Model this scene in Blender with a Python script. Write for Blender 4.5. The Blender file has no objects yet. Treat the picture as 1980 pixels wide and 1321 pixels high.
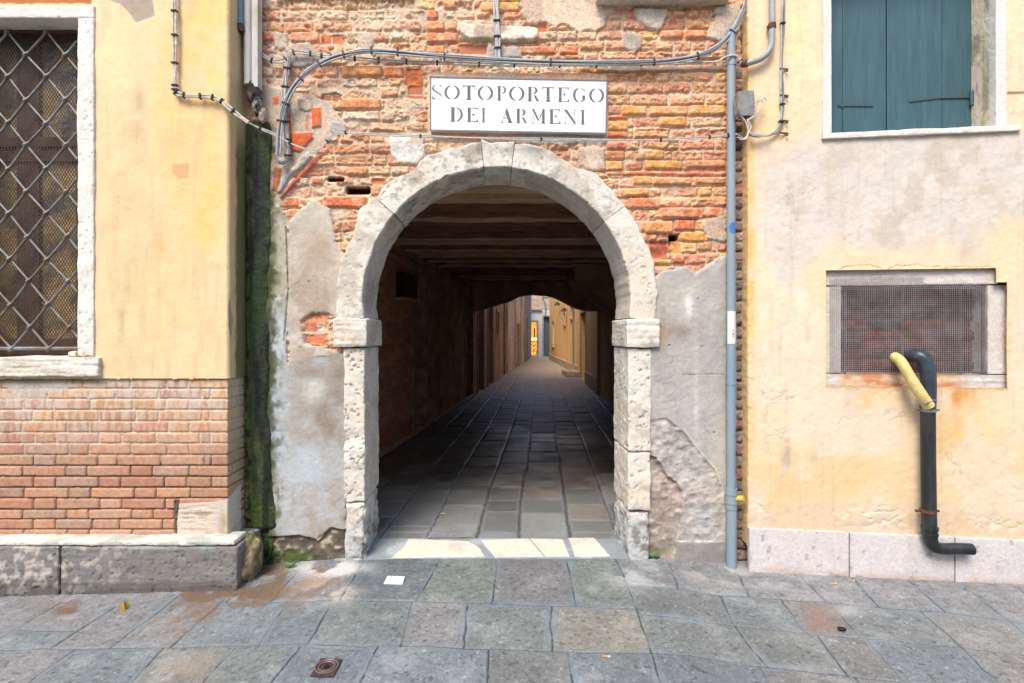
import bpy, math, random
import numpy as np
from mathutils import Vector
sc = bpy.context.scene
C = sc.collection
PI = math.pi
# ------------------------------------------------------------------ camera
F, CX, CY, H = 1025.0, 960.0, 645.0, 1.5          # focal length and principal point in photo pixels, eye height
cd = bpy.data.cameras.new('camera'); cam = bpy.data.objects.new('camera', cd); C.objects.link(cam)
cam.location = (0, 0, H); cam.rotation_euler = (PI/2, 0, 0)
cd.sensor_width = 36; cd.lens = F/1980*36; cd.shift_x = (990-CX)/1980; cd.shift_y = -(660.5-CY)/1980
cd.clip_start = 0.05; cd.clip_end = 500
sc.camera = cam
# ------------------------------------------------------------------ light
SUN_EL, SUN_AZ = math.radians(52), math.radians(205)
w = bpy.data.worlds.new('World'); sc.world = w; w.use_nodes = True
nt = w.node_tree; bg = nt.nodes['Background']
sky = nt.nodes.new('ShaderNodeTexSky'); sky.sky_type = 'NISHITA'; sky.sun_disc = False
sky.sun_elevation = SUN_EL; sky.sun_rotation = SUN_AZ; sky.air_density = 1.0; sky.dust_density = 3.0; sky.ozone_density = 1.0
nt.links.new(sky.outputs[0], bg.inputs[0]); bg.inputs[1].default_value = 0.15
sd = bpy.data.lights.new('sun', 'SUN'); sd.energy = 1.7; sd.angle = math.radians(24); sd.color = (1.0, .90, .79)
sun = bpy.data.objects.new('sun', sd); C.objects.link(sun)
dv = Vector((math.sin(SUN_AZ)*math.cos(SUN_EL), math.cos(SUN_AZ)*math.cos(SUN_EL), math.sin(SUN_EL)))  # towards the sun
sun.rotation_euler = dv.to_track_quat('Z', 'Y').to_euler(); sun.location = (0, -5, 12)
sc.view_settings.view_transform = 'Standard'; sc.view_settings.look = 'None'
sc.view_settings.exposure = 1.1; sc.view_settings.gamma = 1.0
sc.cycles.max_bounces = 8; sc.cycles.diffuse_bounces = 5; sc.cycles.transparent_max_bounces = 12
# ------------------------------------------------------------------ helpers
KA = 0.78
def lin(c):
    c = np.asarray(c, float)/255.0
    return np.where(c <= .04045, c/12.92, ((c+.055)/1.055)**2.4)*KA
def W(px, py, D): return ((px-CX)/F*D, D, H+(CY-py)/F*D)
_T = {}
def tab(seed):
    if seed not in _T:
        r = np.random.RandomState(seed); _T[seed] = (r.rand(256, 256), r.permutation(256), r.rand(256))
    return _T[seed]
def vn(x, y, seed=0):
    T = tab(seed)[0]; xi = np.floor(x).astype(int); yi = np.floor(y).astype(int)
    fx = x-xi; fy = y-yi; fx = fx*fx*(3-2*fx); fy = fy*fy*(3-2*fy)
    a, b, c, d = xi & 255, yi & 255, (xi+1) & 255, (yi+1) & 255
    return (T[a, b]*(1-fx)+T[c, b]*fx)*(1-fy)+(T[a, d]*(1-fx)+T[c, d]*fx)*fy
def fbm(x, y, seed=0, o=4, g=.5):
    s = 0; a = 1; t = 0
    for i in range(o):
        s = s+a*vn(x*2**i+17.3*i, y*2**i+5.1*i, seed+i); t += a; a *= g
    return s/t
def vn3(x, y, z, seed=0):
    _, Pm, V = tab(seed)
    xi, yi, zi = (np.floor(v).astype(int) for v in (x, y, z))
    fx, fy, fz = x-xi, y-yi, z-zi
    fx, fy, fz = (f*f*(3-2*f) for f in (fx, fy, fz))
    r = 0
    for i in (0, 1):
        for j in (0, 1):
            for k in (0, 1):
                h = V[(Pm[(Pm[(xi+i) & 255]+yi+j) & 255]+zi+k) & 255]
                r = r+h*(fx if i else 1-fx)*(fy if j else 1-fy)*(fz if k else 1-fz)
    return r
def fbm3(P, sc_, seed=0, o=4, g=.5):
    if not hasattr(sc_, '__len__'): sc_ = (sc_,)*3
    x, y, z = P[..., 0]*sc_[0]+50, P[..., 1]*sc_[1]+50, P[..., 2]*sc_[2]+50
    s = 0; a = 1; t = 0
    for i in range(o):
        s = s+a*vn3(x*2**i, y*2**i, z*2**i, seed+i); t += a; a *= g
    return s/t
def ss(a, b, x):
    t = np.clip((x-a)/(b-a), 0, 1); return t*t*(3-2*t)
def mix(a, b, m):
    m = np.asarray(m)[..., None]; return a*(1-m)+np.asarray(b)*m
def polysd(px, py, poly):                                  # signed distance, negative inside
    p = np.array(poly, float); q = np.roll(p, -1, 0)
    d = np.full(px.shape, 1e9); s = np.zeros(px.shape, bool)
    for (ax, ay), (bx, by) in zip(p, q):
        ex, ey = bx-ax, by-ay; wx, wy = px-ax, py-ay
        t = np.clip((wx*ex+wy*ey)/(ex*ex+ey*ey+1e-9), 0, 1)
        d = np.minimum(d, (wx-ex*t)**2+(wy-ey*t)**2)
        c = ((ay <= py) & (by > py)) | ((by <= py) & (ay > py))
        with np.errstate(divide='ignore', invalid='ignore'):
            xi = ax+(py-ay)/(by-ay+1e-12)*ex
        s ^= c & (px < xi)
    d = np.sqrt(d); return np.where(s, -d, d)
def segd(px, py, a, b):
    ex, ey = b[0]-a[0], b[1]-a[1]; wx, wy = px-a[0], py-a[1]
    t = np.clip((wx*ex+wy*ey)/(ex*ex+ey*ey+1e-9), 0, 1)
    return np.hypot(wx-ex*t, wy-ey*t)
def tag(o, label=None, cat=None, group=None, kind=None):
    if label: o['label'] = label
    if cat: o['category'] = cat
    if group: o['group'] = group
    if kind: o['kind'] = kind
    return o
def thing(name, label, cat, loc=(0, 0, 0), group=None):
    o = bpy.data.objects.new(name, None); C.objects.link(o); o.location = loc; o.empty_display_size = .1
    return tag(o, label, cat, group)
def link(name, me, mat, parent=None):
    if mat is not None: me.materials.append(mat)
    o = bpy.data.objects.new(name, me); C.objects.link(o)
    if parent is not None:
        o.parent = parent; o.location = -Vector(wl(parent))
    return o
def wl(o):
    v = Vector(o.location)
    while o.parent is not None:
        o = o.parent; v = v+Vector(o.location)
    return v
def raw(V, Fc, col=None, smooth=True, name='mesh', wet=None):
    me = bpy.data.meshes.new(name); V = np.asarray(V, np.float32); Fc = np.asarray(Fc, np.int32)
    n, k = Fc.shape
    me.vertices.add(len(V)); me.vertices.foreach_set('co', V.ravel())
    me.loops.add(n*k); me.loops.foreach_set('vertex_index', Fc.ravel())
    me.polygons.add(n); me.polygons.foreach_set('loop_start', np.arange(0, n*k, k, dtype=np.int32))
    me.polygons.foreach_set('use_smooth', np.full(n, smooth))
    if col is not None:
        a = me.color_attributes.new('Col', 'FLOAT_COLOR', 'POINT')
        cc = np.ones((len(V), 4), np.float32); cc[:, :3] = col; a.data.foreach_set('color', cc.ravel())
    if wet is not None:
        a = me.attributes.new('Wet', 'FLOAT', 'POINT'); a.data.foreach_set('value', np.asarray(wet, np.float32).ravel())
    me.update(calc_edges=True); me.validate(); return me
def grid(P, col=None, fmask=None, wet=None, name='mesh'):
    h, w_ = P.shape[:2]; idx = np.arange(h*w_).reshape(h, w_)
    f = np.stack([idx[:-1, :-1], idx[:-1, 1:], idx[1:, 1:], idx[1:, :-1]], -1).reshape(-1, 4)
    if fmask is not None: f = f[fmask.reshape(-1)]
    used = np.zeros(h*w_, bool); used[f.ravel()] = True
    re = np.cumsum(used)-1; f = re[f]
    return raw(P.reshape(-1, 3)[used], f, None if col is None else col.reshape(-1, 3)[used], True, name, None if wet is None else wet.reshape(-1)[used])
class MB:                                                  # collects polygons, builds one mesh
    def __init__(s): s.v = []; s.f = []
    def box(s, x0, x1, y0, y1, z0, z1):
        b = len(s.v); s.v += [(x, y, z) for z in (z0, z1) for y in (y0, y1) for x in (x0, x1)]
        s.f += [tuple(b+i for i in q) for q in ((0, 2, 3, 1), (4, 5, 7, 6), (0, 1, 5, 4), (2, 6, 7, 3), (0, 4, 6, 2), (1, 3, 7, 5))]; return s
    def hexa(s, pts):                                       # 8 points: 4 bottom, 4 top
        b = len(s.v); s.v += [tuple(p) for p in pts]
        s.f += [tuple(b+i for i in q) for q in ((3, 2, 1, 0), (4, 5, 6, 7), (0, 1, 5, 4), (1, 2, 6, 5), (2, 3, 7, 6), (3, 0, 4, 7))]; return s
    def poly(s, pts):
        b = len(s.v); s.v += [tuple(p) for p in pts]; s.f.append(tuple(range(b, b+len(pts)))); return s
    def prism(s, pts, d):                                   # polygon and the vector it is pushed along
        b = len(s.v); n = len(pts); d = Vector(d)
        s.v += [tuple(p) for p in pts]+[tuple(Vector(p)+d) for p in pts]
        s.f.append(tuple(range(b, b+n))); s.f.append(tuple(range(b+2*n-1, b+n-1, -1)))
        for i in range(n): s.f.append((b+i, b+(i+1) % n, b+n+(i+1) % n, b+n+i))
        return s
    def bar(s, a, b_, w_, t=None, up=(0, 1, 0)):            # square bar from a to b
        a, b_ = Vector(a), Vector(b_); d = (b_-a).normalized(); u = Vector(up)
        x = d.cross(u)
        if x.length < 1e-4: x = d.cross(Vector((1, 0, 0)))
        x.normalize(); y = d.cross(x).normalized(); t = t or w_
        q = [x*w_/2+y*t/2, -x*w_/2+y*t/2, -x*w_/2-y*t/2, x*w_/2-y*t/2]
        return s.hexa([a+v for v in q]+[b_+v for v in q])
    def tube(s, pts, r, n=8, caps=True):
        pts = [Vector(p) for p in pts]; b = len(s.v); x = None
        for i, p in enumerate(pts):
            d = (pts[min(i+1, len(pts)-1)]-pts[max(i-1, 0)]).normalized()
            if x is None: x = d.cross(Vector((.3, 1, .2))).normalized()
            x = (x-d*x.dot(d)).normalized(); y = d.cross(x); rr = r(i/(len(pts)-1)) if callable(r) else r
            for k in range(n):
                a = 2*PI*k/n; s.v.append(tuple(p+x*math.cos(a)*rr+y*math.sin(a)*rr))
        for i in range(len(pts)-1):
            for k in range(n): s.f.append((b+i*n+k, b+i*n+(k+1) % n, b+(i+1)*n+(k+1) % n, b+(i+1)*n+k))
        if caps: s.f.append(tuple(b+k for k in range(n))[::-1]); s.f.append(tuple(b+(len(pts)-1)*n+k for k in range(n)))
        return s
    def build(s, name, mat, parent=None, smooth=False, bevel=0):
        me = bpy.data.meshes.new(name); me.from_pydata(s.v, [], s.f); me.update()
        if smooth:
            me.polygons.foreach_set('use_smooth', [True]*len(me.polygons))
            try: me.set_sharp_from_angle(angle=math.radians(50))
            except Exception: pass
        o = link(name, me, mat, parent)
        if bevel:
            m = o.modifiers.new('bevel', 'BEVEL'); m.width = bevel; m.segments = 2; m.limit_method = 'ANGLE'
        return o
def crv(pts, n=10):                                        # Catmull-Rom through the points
    p = [Vector(v) for v in pts]; p = [p[0]*2-p[1]]+p+[p[-1]*2-p[-2]]; out = []
    for i in range(1, len(p)-2):
        for k in range(n):
            t = k/n; a, b, c, d = p[i-1:i+3]
            out.append(.5*((2*b)+(c-a)*t+(2*a-5*b+4*c-d)*t*t+(3*b-a-3*c+d)*t**3))
    return out+[p[-2]]
# ------------------------------------------------------------------ materials
def nodes(name):
    m = bpy.data.materials.new(name); m.use_nodes = True; n = m.node_tree.nodes; return m, n, m.node_tree.links, n['Principled BSDF']
def surf(name, attr='Col', rough=.9, s1=160, b1=.35, s2=40, b2=.3, dist=.004, var=.16, spec=.3, wet=False, v1=.16):
    """weathered surface whose own colour is stored per vertex, with grain in colour and bump"""
    m, n, l, p = nodes(name)
    at = n.new('ShaderNodeAttribute'); at.attribute_name = attr
    tc = n.new('ShaderNodeTexCoord')
    n1 = n.new('ShaderNodeTexNoise'); n1.inputs['Scale'].default_value = s1; n1.inputs['Detail'].default_value = 4
    n2 = n.new('ShaderNodeTexNoise'); n2.inputs['Scale'].default_value = s2; n2.inputs['Detail'].default_value = 6; n2.inputs['Roughness'].default_value = .65
    l.new(tc.outputs['Object'], n1.inputs['Vector']); l.new(tc.outputs['Object'], n2.inputs['Vector'])
    mr = n.new('ShaderNodeMapRange'); mr.inputs[1].default_value = .3; mr.inputs[2].default_value = .7; mr.inputs[3].default_value = 1-var; mr.inputs[4].default_value = 1+var
    l.new(n2.outputs[0], mr.inputs[0])
    m1_ = n.new('ShaderNodeMapRange'); m1_.inputs[1].default_value = .32; m1_.inputs[2].default_value = .68; m1_.inputs[3].default_value = 1-v1; m1_.inputs[4].default_value = 1+v1; l.new(n1.outputs[0], m1_.inputs[0])
    mm_ = n.new('ShaderNodeMath'); mm_.operation = 'MULTIPLY'; l.new(mr.outputs[0], mm_.inputs[0]); l.new(m1_.outputs[0], mm_.inputs[1])
    mx = n.new('ShaderNodeVectorMath'); mx.operation = 'SCALE'; l.new(at.outputs['Color'], mx.inputs[0]); l.new(mm_.outputs[0], mx.inputs['Scale'])
    l.new(mx.outputs[0], p.inputs['Base Color'])
    bu = n.new('ShaderNodeBump'); bu.inputs['Strength'].default_value = b1; bu.inputs['Distance'].default_value = dist; l.new(n1.outputs[0], bu.inputs['Height'])
    bv = n.new('ShaderNodeBump'); bv.inputs['Strength'].default_value = b2; bv.inputs['Distance'].default_value = dist*2; l.new(n2.outputs[0], bv.inputs['Height'])
    l.new(bu.outputs[0], bv.inputs['Normal']); l.new(bv.outputs[0], p.inputs['Normal'])
    p.inputs['Roughness'].default_value = rough; p.inputs['Specular IOR Level'].default_value = spec
    if wet:
        aw = n.new('ShaderNodeAttribute'); aw.attribute_name = 'Wet'
        m2 = n.new('ShaderNodeMapRange'); m2.inputs[3].default_value = rough; m2.inputs[4].default_value = .28
        l.new(aw.outputs['Fac'], m2.inputs[0]); l.new(m2.outputs[0], p.inputs['Roughness'])
    return m
def plain(name, c, rough=.6, metal=0, var=.2, scale=20, bump=.2, dist=.003, stretch=None, c2=None, lo=.35, hi=.65, emit=0, spec=.4):
    m, n, l, p = nodes(name); a = lin(c); b = lin(c2) if c2 is not None else a*(1-var)
    tc = n.new('ShaderNodeTexCoord'); mp = n.new('ShaderNodeMapping'); l.new(tc.outputs['Object'], mp.inputs[0])
    if stretch: mp.inputs['Scale'].default_value = stretch
    no = n.new('ShaderNodeTexNoise'); no.inputs['Scale'].default_value = scale; no.inputs['Detail'].default_value = 7; no.inputs['Roughness'].default_value = .62
    l.new(mp.outputs[0], no.inputs['Vector'])
    r = n.new('ShaderNodeValToRGB'); r.color_ramp.elements[0].position = lo; r.color_ramp.elements[1].position = hi
    r.color_ramp.elements[0].color = (*b, 1); r.color_ramp.elements[1].color = (*a, 1)
    l.new(no.outputs[0], r.inputs[0]); l.new(r.outputs[0], p.inputs['Base Color'])
    if bump:
        bu = n.new('ShaderNodeBump'); bu.inputs['Strength'].default_value = bump; bu.inputs['Distance'].default_value = dist
        l.new(no.outputs[0], bu.inputs['Height']); l.new(bu.outputs[0], p.inputs['Normal'])
    p.inputs['Roughness'].default_value = rough; p.inputs['Metallic'].default_value = metal; p.inputs['Specular IOR Level'].default_value = spec
    if emit: l.new(r.outputs[0], p.inputs['Emission Color']); p.inputs['Emission Strength'].default_value = emit
    return m
M = {}
M['brick'] = surf('weathered brick', s1=130, b1=.6, s2=45, b2=.5, dist=.005, var=.20, v1=.24)
M['render'] = surf('cement render', s1=150, b1=.25, s2=30, b2=.25, dist=.003, var=.10, v1=.10)
M['plaster'] = surf('lime plaster', s1=170, b1=.22, s2=14, b2=.2, dist=.003, var=.05, rough=.85, v1=.05)
M['smooth_brick'] = surf('hard brick', s1=150, b1=.25, s2=50, b2=.2, dist=.002, var=.14, v1=.12)
M['stone'] = surf('limestone', s1=110, b1=.5, s2=35, b2=.45, dist=.004, var=.12, v1=.10)
M['paving'] = surf('trachyte paving', s1=170, b1=.5, s2=70, b2=.4, dist=.003, var=.16, v1=.22, rough=.62, wet=True, spec=.4)
M['moss'] = surf('moss and grime', s1=120, b1=.5, s2=40, b2=.6, dist=.006, var=.35, rough=.7)
M['white_pipe'] = plain('weathered white paint', (205, 205, 200), .6, c2=(160, 150, 130), scale=9, stretch=(1, 1, .25), lo=.3, hi=.5)
M['pvc'] = plain('blue grey pipe', (128, 158, 180), .5, c2=(150, 160, 165), scale=7, stretch=(1, 1, .3), bump=.1)
M['conduit'] = plain('grey conduit', (165, 175, 178), .5, var=.25, scale=15)
M['cable'] = plain('grey cable sheath', (190, 197, 200), .45, var=.3, scale=25, bump=.05)
M['cable_pale'] = plain('pale cable sheath', (222, 216, 204), .5, c2=(170, 164, 152), scale=30, bump=.05)
M['cable_dark'] = plain('dark cable sheath', (132, 142, 152), .45, var=.3, scale=25, bump=.05)
M['black'] = plain('black plastic', (66, 70, 74), .45, c2=(34, 38, 42), scale=9, stretch=(2, 2, .5), lo=.45, hi=.75, bump=.1)
M['tie'] = plain('black cable tie', (30, 30, 32), .5)
M['hose'] = plain('yellow hose', (228, 212, 146), .5, c2=(208, 188, 118), scale=20, bump=.05)
M['rust'] = plain('rusty iron', (120, 75, 55), .8, c2=(70, 50, 45), scale=40, bump=.5)
M['iron'] = plain('painted iron bars', (132, 139, 144), .5, c2=(118, 98, 78), scale=14, bump=.25, metal=.3)
M['steel'] = plain('galvanised steel', (165, 170, 175), .4, metal=.7, var=.2)
M['wire'] = plain('galvanised wire', (196, 194, 196), .5, c2=(150, 138, 134), scale=10, metal=.3, bump=0)
M['darkwire'] = plain('dark wire', (84, 74, 66), .6, bump=0)
M['shutter'] = plain('teal shutter paint', (62, 100, 112), .55, c2=(50, 84, 94), scale=5, stretch=(6, 6, .6), bump=.15)
M['hinge'] = plain('painted hinge iron', (62, 90, 98), .55, c2=(60, 80, 85), scale=50, bump=.4)
M['frame_wood'] = plain('brown window wood', (132, 92, 76), .6, c2=(96, 68, 58), scale=8, stretch=(5, 5, .6))
M['dark_wood'] = plain('dark door wood', (45, 32, 26), .7, c2=(24, 18, 15), scale=6, stretch=(6, 6, .5))
M['beam'] = plain('old ceiling timber', (244, 212, 176), .85, c2=(196, 152, 118), scale=5, stretch=(.7, 5, 5), bump=.8, dist=.012)
M['beam2'] = plain('dark ceiling timber', (170, 124, 96), .85, c2=(116, 78, 60), scale=5, stretch=(.6, 5, 5), bump=.8, dist=.012)
M['plank'] = plain('ceiling planks', (84, 60, 48), .9, c2=(46, 32, 26), scale=4, stretch=(6, .7, 3), bump=.5)
M['sign'] = plain('white painted plaster', (250, 250, 248), .55, c2=(238, 238, 236), scale=6, bump=.08)
M['letter'] = plain('worn grey letters', (88, 88, 98), .7, c2=(118, 118, 126), scale=70, bump=0)
M['letter_edge'] = plain('grey border paint', (112, 112, 128), .7, c2=(138, 135, 135), scale=50, bump=.1)
M['paper'] = plain('white paper', (235, 235, 235), .7, bump=0, c2=(225, 225, 222))
M['leaf'] = plain('weed leaf', (72, 130, 62), .6, c2=(40, 90, 35), scale=60)
M['butt'] = plain('cigarette filter', (224, 170, 90), .8, bump=0)
M['buttw'] = plain('cigarette paper', (235, 230, 215), .8, bump=0)
M['cover'] = plain('rusty cast iron cover', (100, 82, 88), .6, c2=(66, 50, 52), scale=60, metal=.3, bump=.5)
M['blue'] = plain('blue sticker', (35, 105, 190), .4, c2=(80, 140, 205), scale=60, bump=0)
M['yellow'] = plain('yellow plastic', (240, 195, 80), .5)
M['box'] = plain('grey junction box', (150, 152, 152), .55, c2=(118, 118, 116), scale=25)
# ------------------------------------------------------------------ relief walls
def path_frame(path, u):
    """positions and outward normals along a plan polyline (rounded corners come from averaging)"""
    P = np.array(path, float); d = np.hypot(*np.diff(P, axis=0).T); cu = np.concatenate([[0], np.cumsum(d)])
    def pos(t): return np.interp(t, cu, P[:, 0]), np.interp(t, cu, P[:, 1])
    e = .012; x0, y0 = pos(u-e); x1, y1 = pos(u+e)
    x = (x0+x1)/2; y = (y0+y1)/2
    x = np.where((u-e < 0) | (u+e > cu[-1]), pos(u)[0], x); y = np.where((u-e < 0) | (u+e > cu[-1]), pos(u)[1], y)
    tx, ty = x1-x0, y1-y0; n = np.hypot(tx, ty)+1e-9
    return x, y, ty/n, -tx/n, cu[-1]                        # the normal points to the right of the walking direction: towards the street
def relief(path, z0, z1, res, fn, u0=None, u1=None):
    L = path_frame(path, np.zeros(1))[4]; u = np.arange(0 if u0 is None else u0, (L if u1 is None else u1)+res*.5, res); z = np.arange(z0, z1+res*.5, res)
    U, Z = np.meshgrid(u, z); x, y, nx, ny, _ = path_frame(path, U)
    h, col, lab = fn(U, Z, x, y)
    return np.stack([x+nx*h, y+ny*h, Z], -1), col, lab
def emit_labels(P, col, lab, spec, parent):
    """split one relief into parts by label; lab < 0 is an opening"""
    f = lab[:-1, :-1]; a = np.minimum(np.minimum(lab[:-1, :-1], lab[1:, 1:]), np.minimum(lab[1:, :-1], lab[:-1, 1:]))
    out = []
    for k, (name, mat, label) in spec.items():
        fm = (f == k) & (a >= 0)
        if fm.any():
            o = link(name, grid(P, col, fm, name=name), mat, parent); out.append(o)
            if label: o['label'] = label
    return out
def courses(px, py, rows_y, joints, seed, gap=1.2, rad=4.0):
    """brick layout. rows_y: list of (K) boundary arrays/values top to bottom; joints: list of x lists. Returns edge distance and a brick id per point"""
    d = np.full(px.shape, -5.0); bid = np.full(px.shape, -1)
    for k in range(len(rows_y)-1):
        a, b = rows_y[k], rows_y[k+1]; m = (py >= a) & (py < b)
        if not m.any(): continue
        am = a[m] if hasattr(a, 'shape') and a.shape else a; bm = b[m] if hasattr(b, 'shape') and b.shape else b
        j = np.array(joints[k], float); x = px[m]; i = np.clip(np.searchsorted(j, x)-1, 0, len(j)-2)
        dx = np.minimum(x-j[i], j[i+1]-x); dy = np.minimum(py[m]-am, bm-py[m])
        d[m] = rad-np.hypot(np.maximum(rad-dx, 0), np.maximum(rad-dy, 0))
        bid[m] = (k*131+i*7+seed) % 4096
    return d-gap, bid
RB = np.random.RandomState(77).rand(4096, 8)
def blobs(col, px, py, lst, seed=5, rough=.35):
    n = fbm(px/38, py/38, seed, 4)
    for (x, y, sx, sy, c, s) in lst:
        m = np.exp(-(((px-x)/sx)**2+((py-y)/sy)**2))*s*1.25
        m = np.clip(m*(1+rough*8*(n-.5)), 0, 1)
        col = mix(col, lin(c), m)
    return col
# ================================================================== ARCH BUILDING
DW = 3.60
arch_b = thing('archway_building', 'weathered brick house front with a round stone arch over a dark passage', 'building', (0, DW, 0))
CZ = 1.717; RI, RO = .905, 1.085
rr = np.random.RandomState(3)
Lr = [-28, -6, 17.4, 38.3, 61, 83.6, 104.5, 125.3, 148, 169, 191.5, 213, 237, 257, 277.4, 298.5, 321, 341, 360, 381, 403.5, 424.7, 447, 467, 488, 510]
Rr = [-26, -6, 15, 35, 56.6, 75, 96.6, 115, 137.5, 157.6, 180, 203, 224, 245, 267, 287.5, 308, 327.4, 340, 360, 380, 401, 424, 447, 468, 488]
while Lr[-1] < 1120: Lr.append(Lr[-1]+21.5); Rr.append(Rr[-1]+21.5)
Lr = [-94, -72, -50]+Lr; Rr = [-92, -70, -48]+Rr
jts = []
for k in range(len(Lr)):
    x = 440-rr.rand()*60; j = [x]
    while x < 1480:
        x += rr.choice([73, 73, 70, 38, 36, 60, 50]) if rr.rand() < .9 else 27
        j.append(x)
    jts.append(j)
# bricks that stand out, and holes whose darkness is painted in: rect in photo pixels on this wall, colour, depth in metres
SPEC = [((500, 59, 534, 80), (205, 105, 85), 0), ((560, 60, 618, 82), (236, 150, 105), .004), ((620, 64, 664, 84), (215, 85, 40), -.022), ((742, 128, 782, 150), (222, 105, 62), .004),
        ((782, 130, 820, 166), (200, 96, 50), -.015), ((788, 164, 820, 190), (205, 130, 80), -.035), ((660, 189, 738, 212), (235, 145, 100), .008), ((660, 126, 740, 149), (240, 165, 95), .01),
        ((624, 379, 711, 403), (222, 92, 52), .008), ((630, 341, 666, 353), (95, 45, 28), -.06), ((667, 359, 716, 376), (60, 28, 18), -.10), ((716, 343, 746, 357), (205, 92, 50), -.025),
        ((600, 343, 625, 358), (222, 120, 85), 0), ((668, 322, 712, 340), (228, 145, 100), .01), ((823, 18, 848, 38), (222, 110, 78), .004), ((823, 40, 860, 61), (228, 140, 92), .006), ((862, 41, 884, 61), (222, 170, 130), .006),
        ((822, 62, 886, 84), (222, 145, 115), .01), ((824, 86, 860, 104), (235, 150, 95), 0), ((886, 84, 942, 104), (205, 70, 35), -.035), ((1024, 43, 1058, 60), (214, 88, 50), -.03), ((1003, 88, 1076, 106), (224, 122, 85), .006),
        ((1080, 88, 1118, 106), (228, 122, 85), .006), ((928, 2, 1006, 22), (240, 185, 95), 0), ((1174, 203, 1206, 222), (205, 165, 150), 0), ((1174, 222, 1215, 232), (212, 92, 60), 0), ((1174, 233, 1215, 254), (235, 185, 85), .002),
        ((1173, 254, 1215, 268), (212, 80, 42), 0), ((1172, 273, 1212, 290), (190, 75, 50), 0), ((1172, 291, 1209, 309), (195, 115, 70), 0), ((1172, 310, 1206, 331), (225, 165, 70), 0),
        ((1200, 203, 1252, 224), (236, 178, 75), .004), ((1333, 202, 1404, 223), (232, 175, 80), .006), ((1255, 204, 1330, 224), (235, 165, 95), .006), ((1272, 224, 1328, 245), (236, 172, 90), .004), ((1250, 289, 1286, 308), (232, 180, 90), .003),
        ((1247, 309, 1321, 328), (236, 182, 90), .004), ((1325, 308, 1404, 325), (225, 145, 105), .008), ((1222, 341, 1262, 358), (230, 165, 80), 0), ((1172, 330, 1404, 340), (205, 92, 65), -.004), ((1262, 342, 1338, 359), (235, 165, 115), .008),
        ((1343, 341, 1404, 357), (212, 115, 90), .006), ((1205, 363, 1256, 381), (238, 172, 110), .008), ((1216, 382, 1276, 405), (218, 125, 85), .010), ((1277, 401, 1352, 424), (226, 140, 105), .016), ((1356, 400, 1400, 421), (210, 95, 65), 0),
        ((1303, 424, 1345, 447), (205, 82, 48), .002), ((1247, 427, 1302, 453), (232, 160, 98), .016), ((1315, 447, 1364, 468), (232, 170, 55), 0), ((1292, 452, 1314, 478), (18, 8, 6), -.13), ((1256, 465, 1292, 499), (150, 52, 45), -.022),
        ((1294, 462, 1318, 492), (222, 160, 75), -.03), ((1348, 468, 1378, 485), (185, 145, 105), -.004), ((1297, 494, 1324, 510), (198, 88, 60), .006), ((1262, 500, 1300, 512), (225, 170, 80), 0), ((1378, 24, 1398, 34), (20, 10, 8), -.08),
        ((1296, 36, 1312, 50), (24, 12, 8), -.10), ((1300, 20, 1326, 33), (215, 160, 115), .01), ((1328, 20, 1354, 36), (205, 145, 105), .008), ((1275, 57, 1322, 75), (235, 150, 100), .008), ((1324, 57, 1368, 75), (235, 150, 105), .008),
        ((583, 604, 636, 628), (214, 135, 105), -.012), ((590, 626, 614, 644), (205, 118, 92), -.016), ((588, 645, 634, 668), (205, 108, 85), -.014), ((542, 380, 578, 402), (228, 130, 95), 0), ((552, 404, 600, 422), (232, 170, 135), 0)]
LM, RM = (182, 168, 152), (176, 180, 184)
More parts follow.
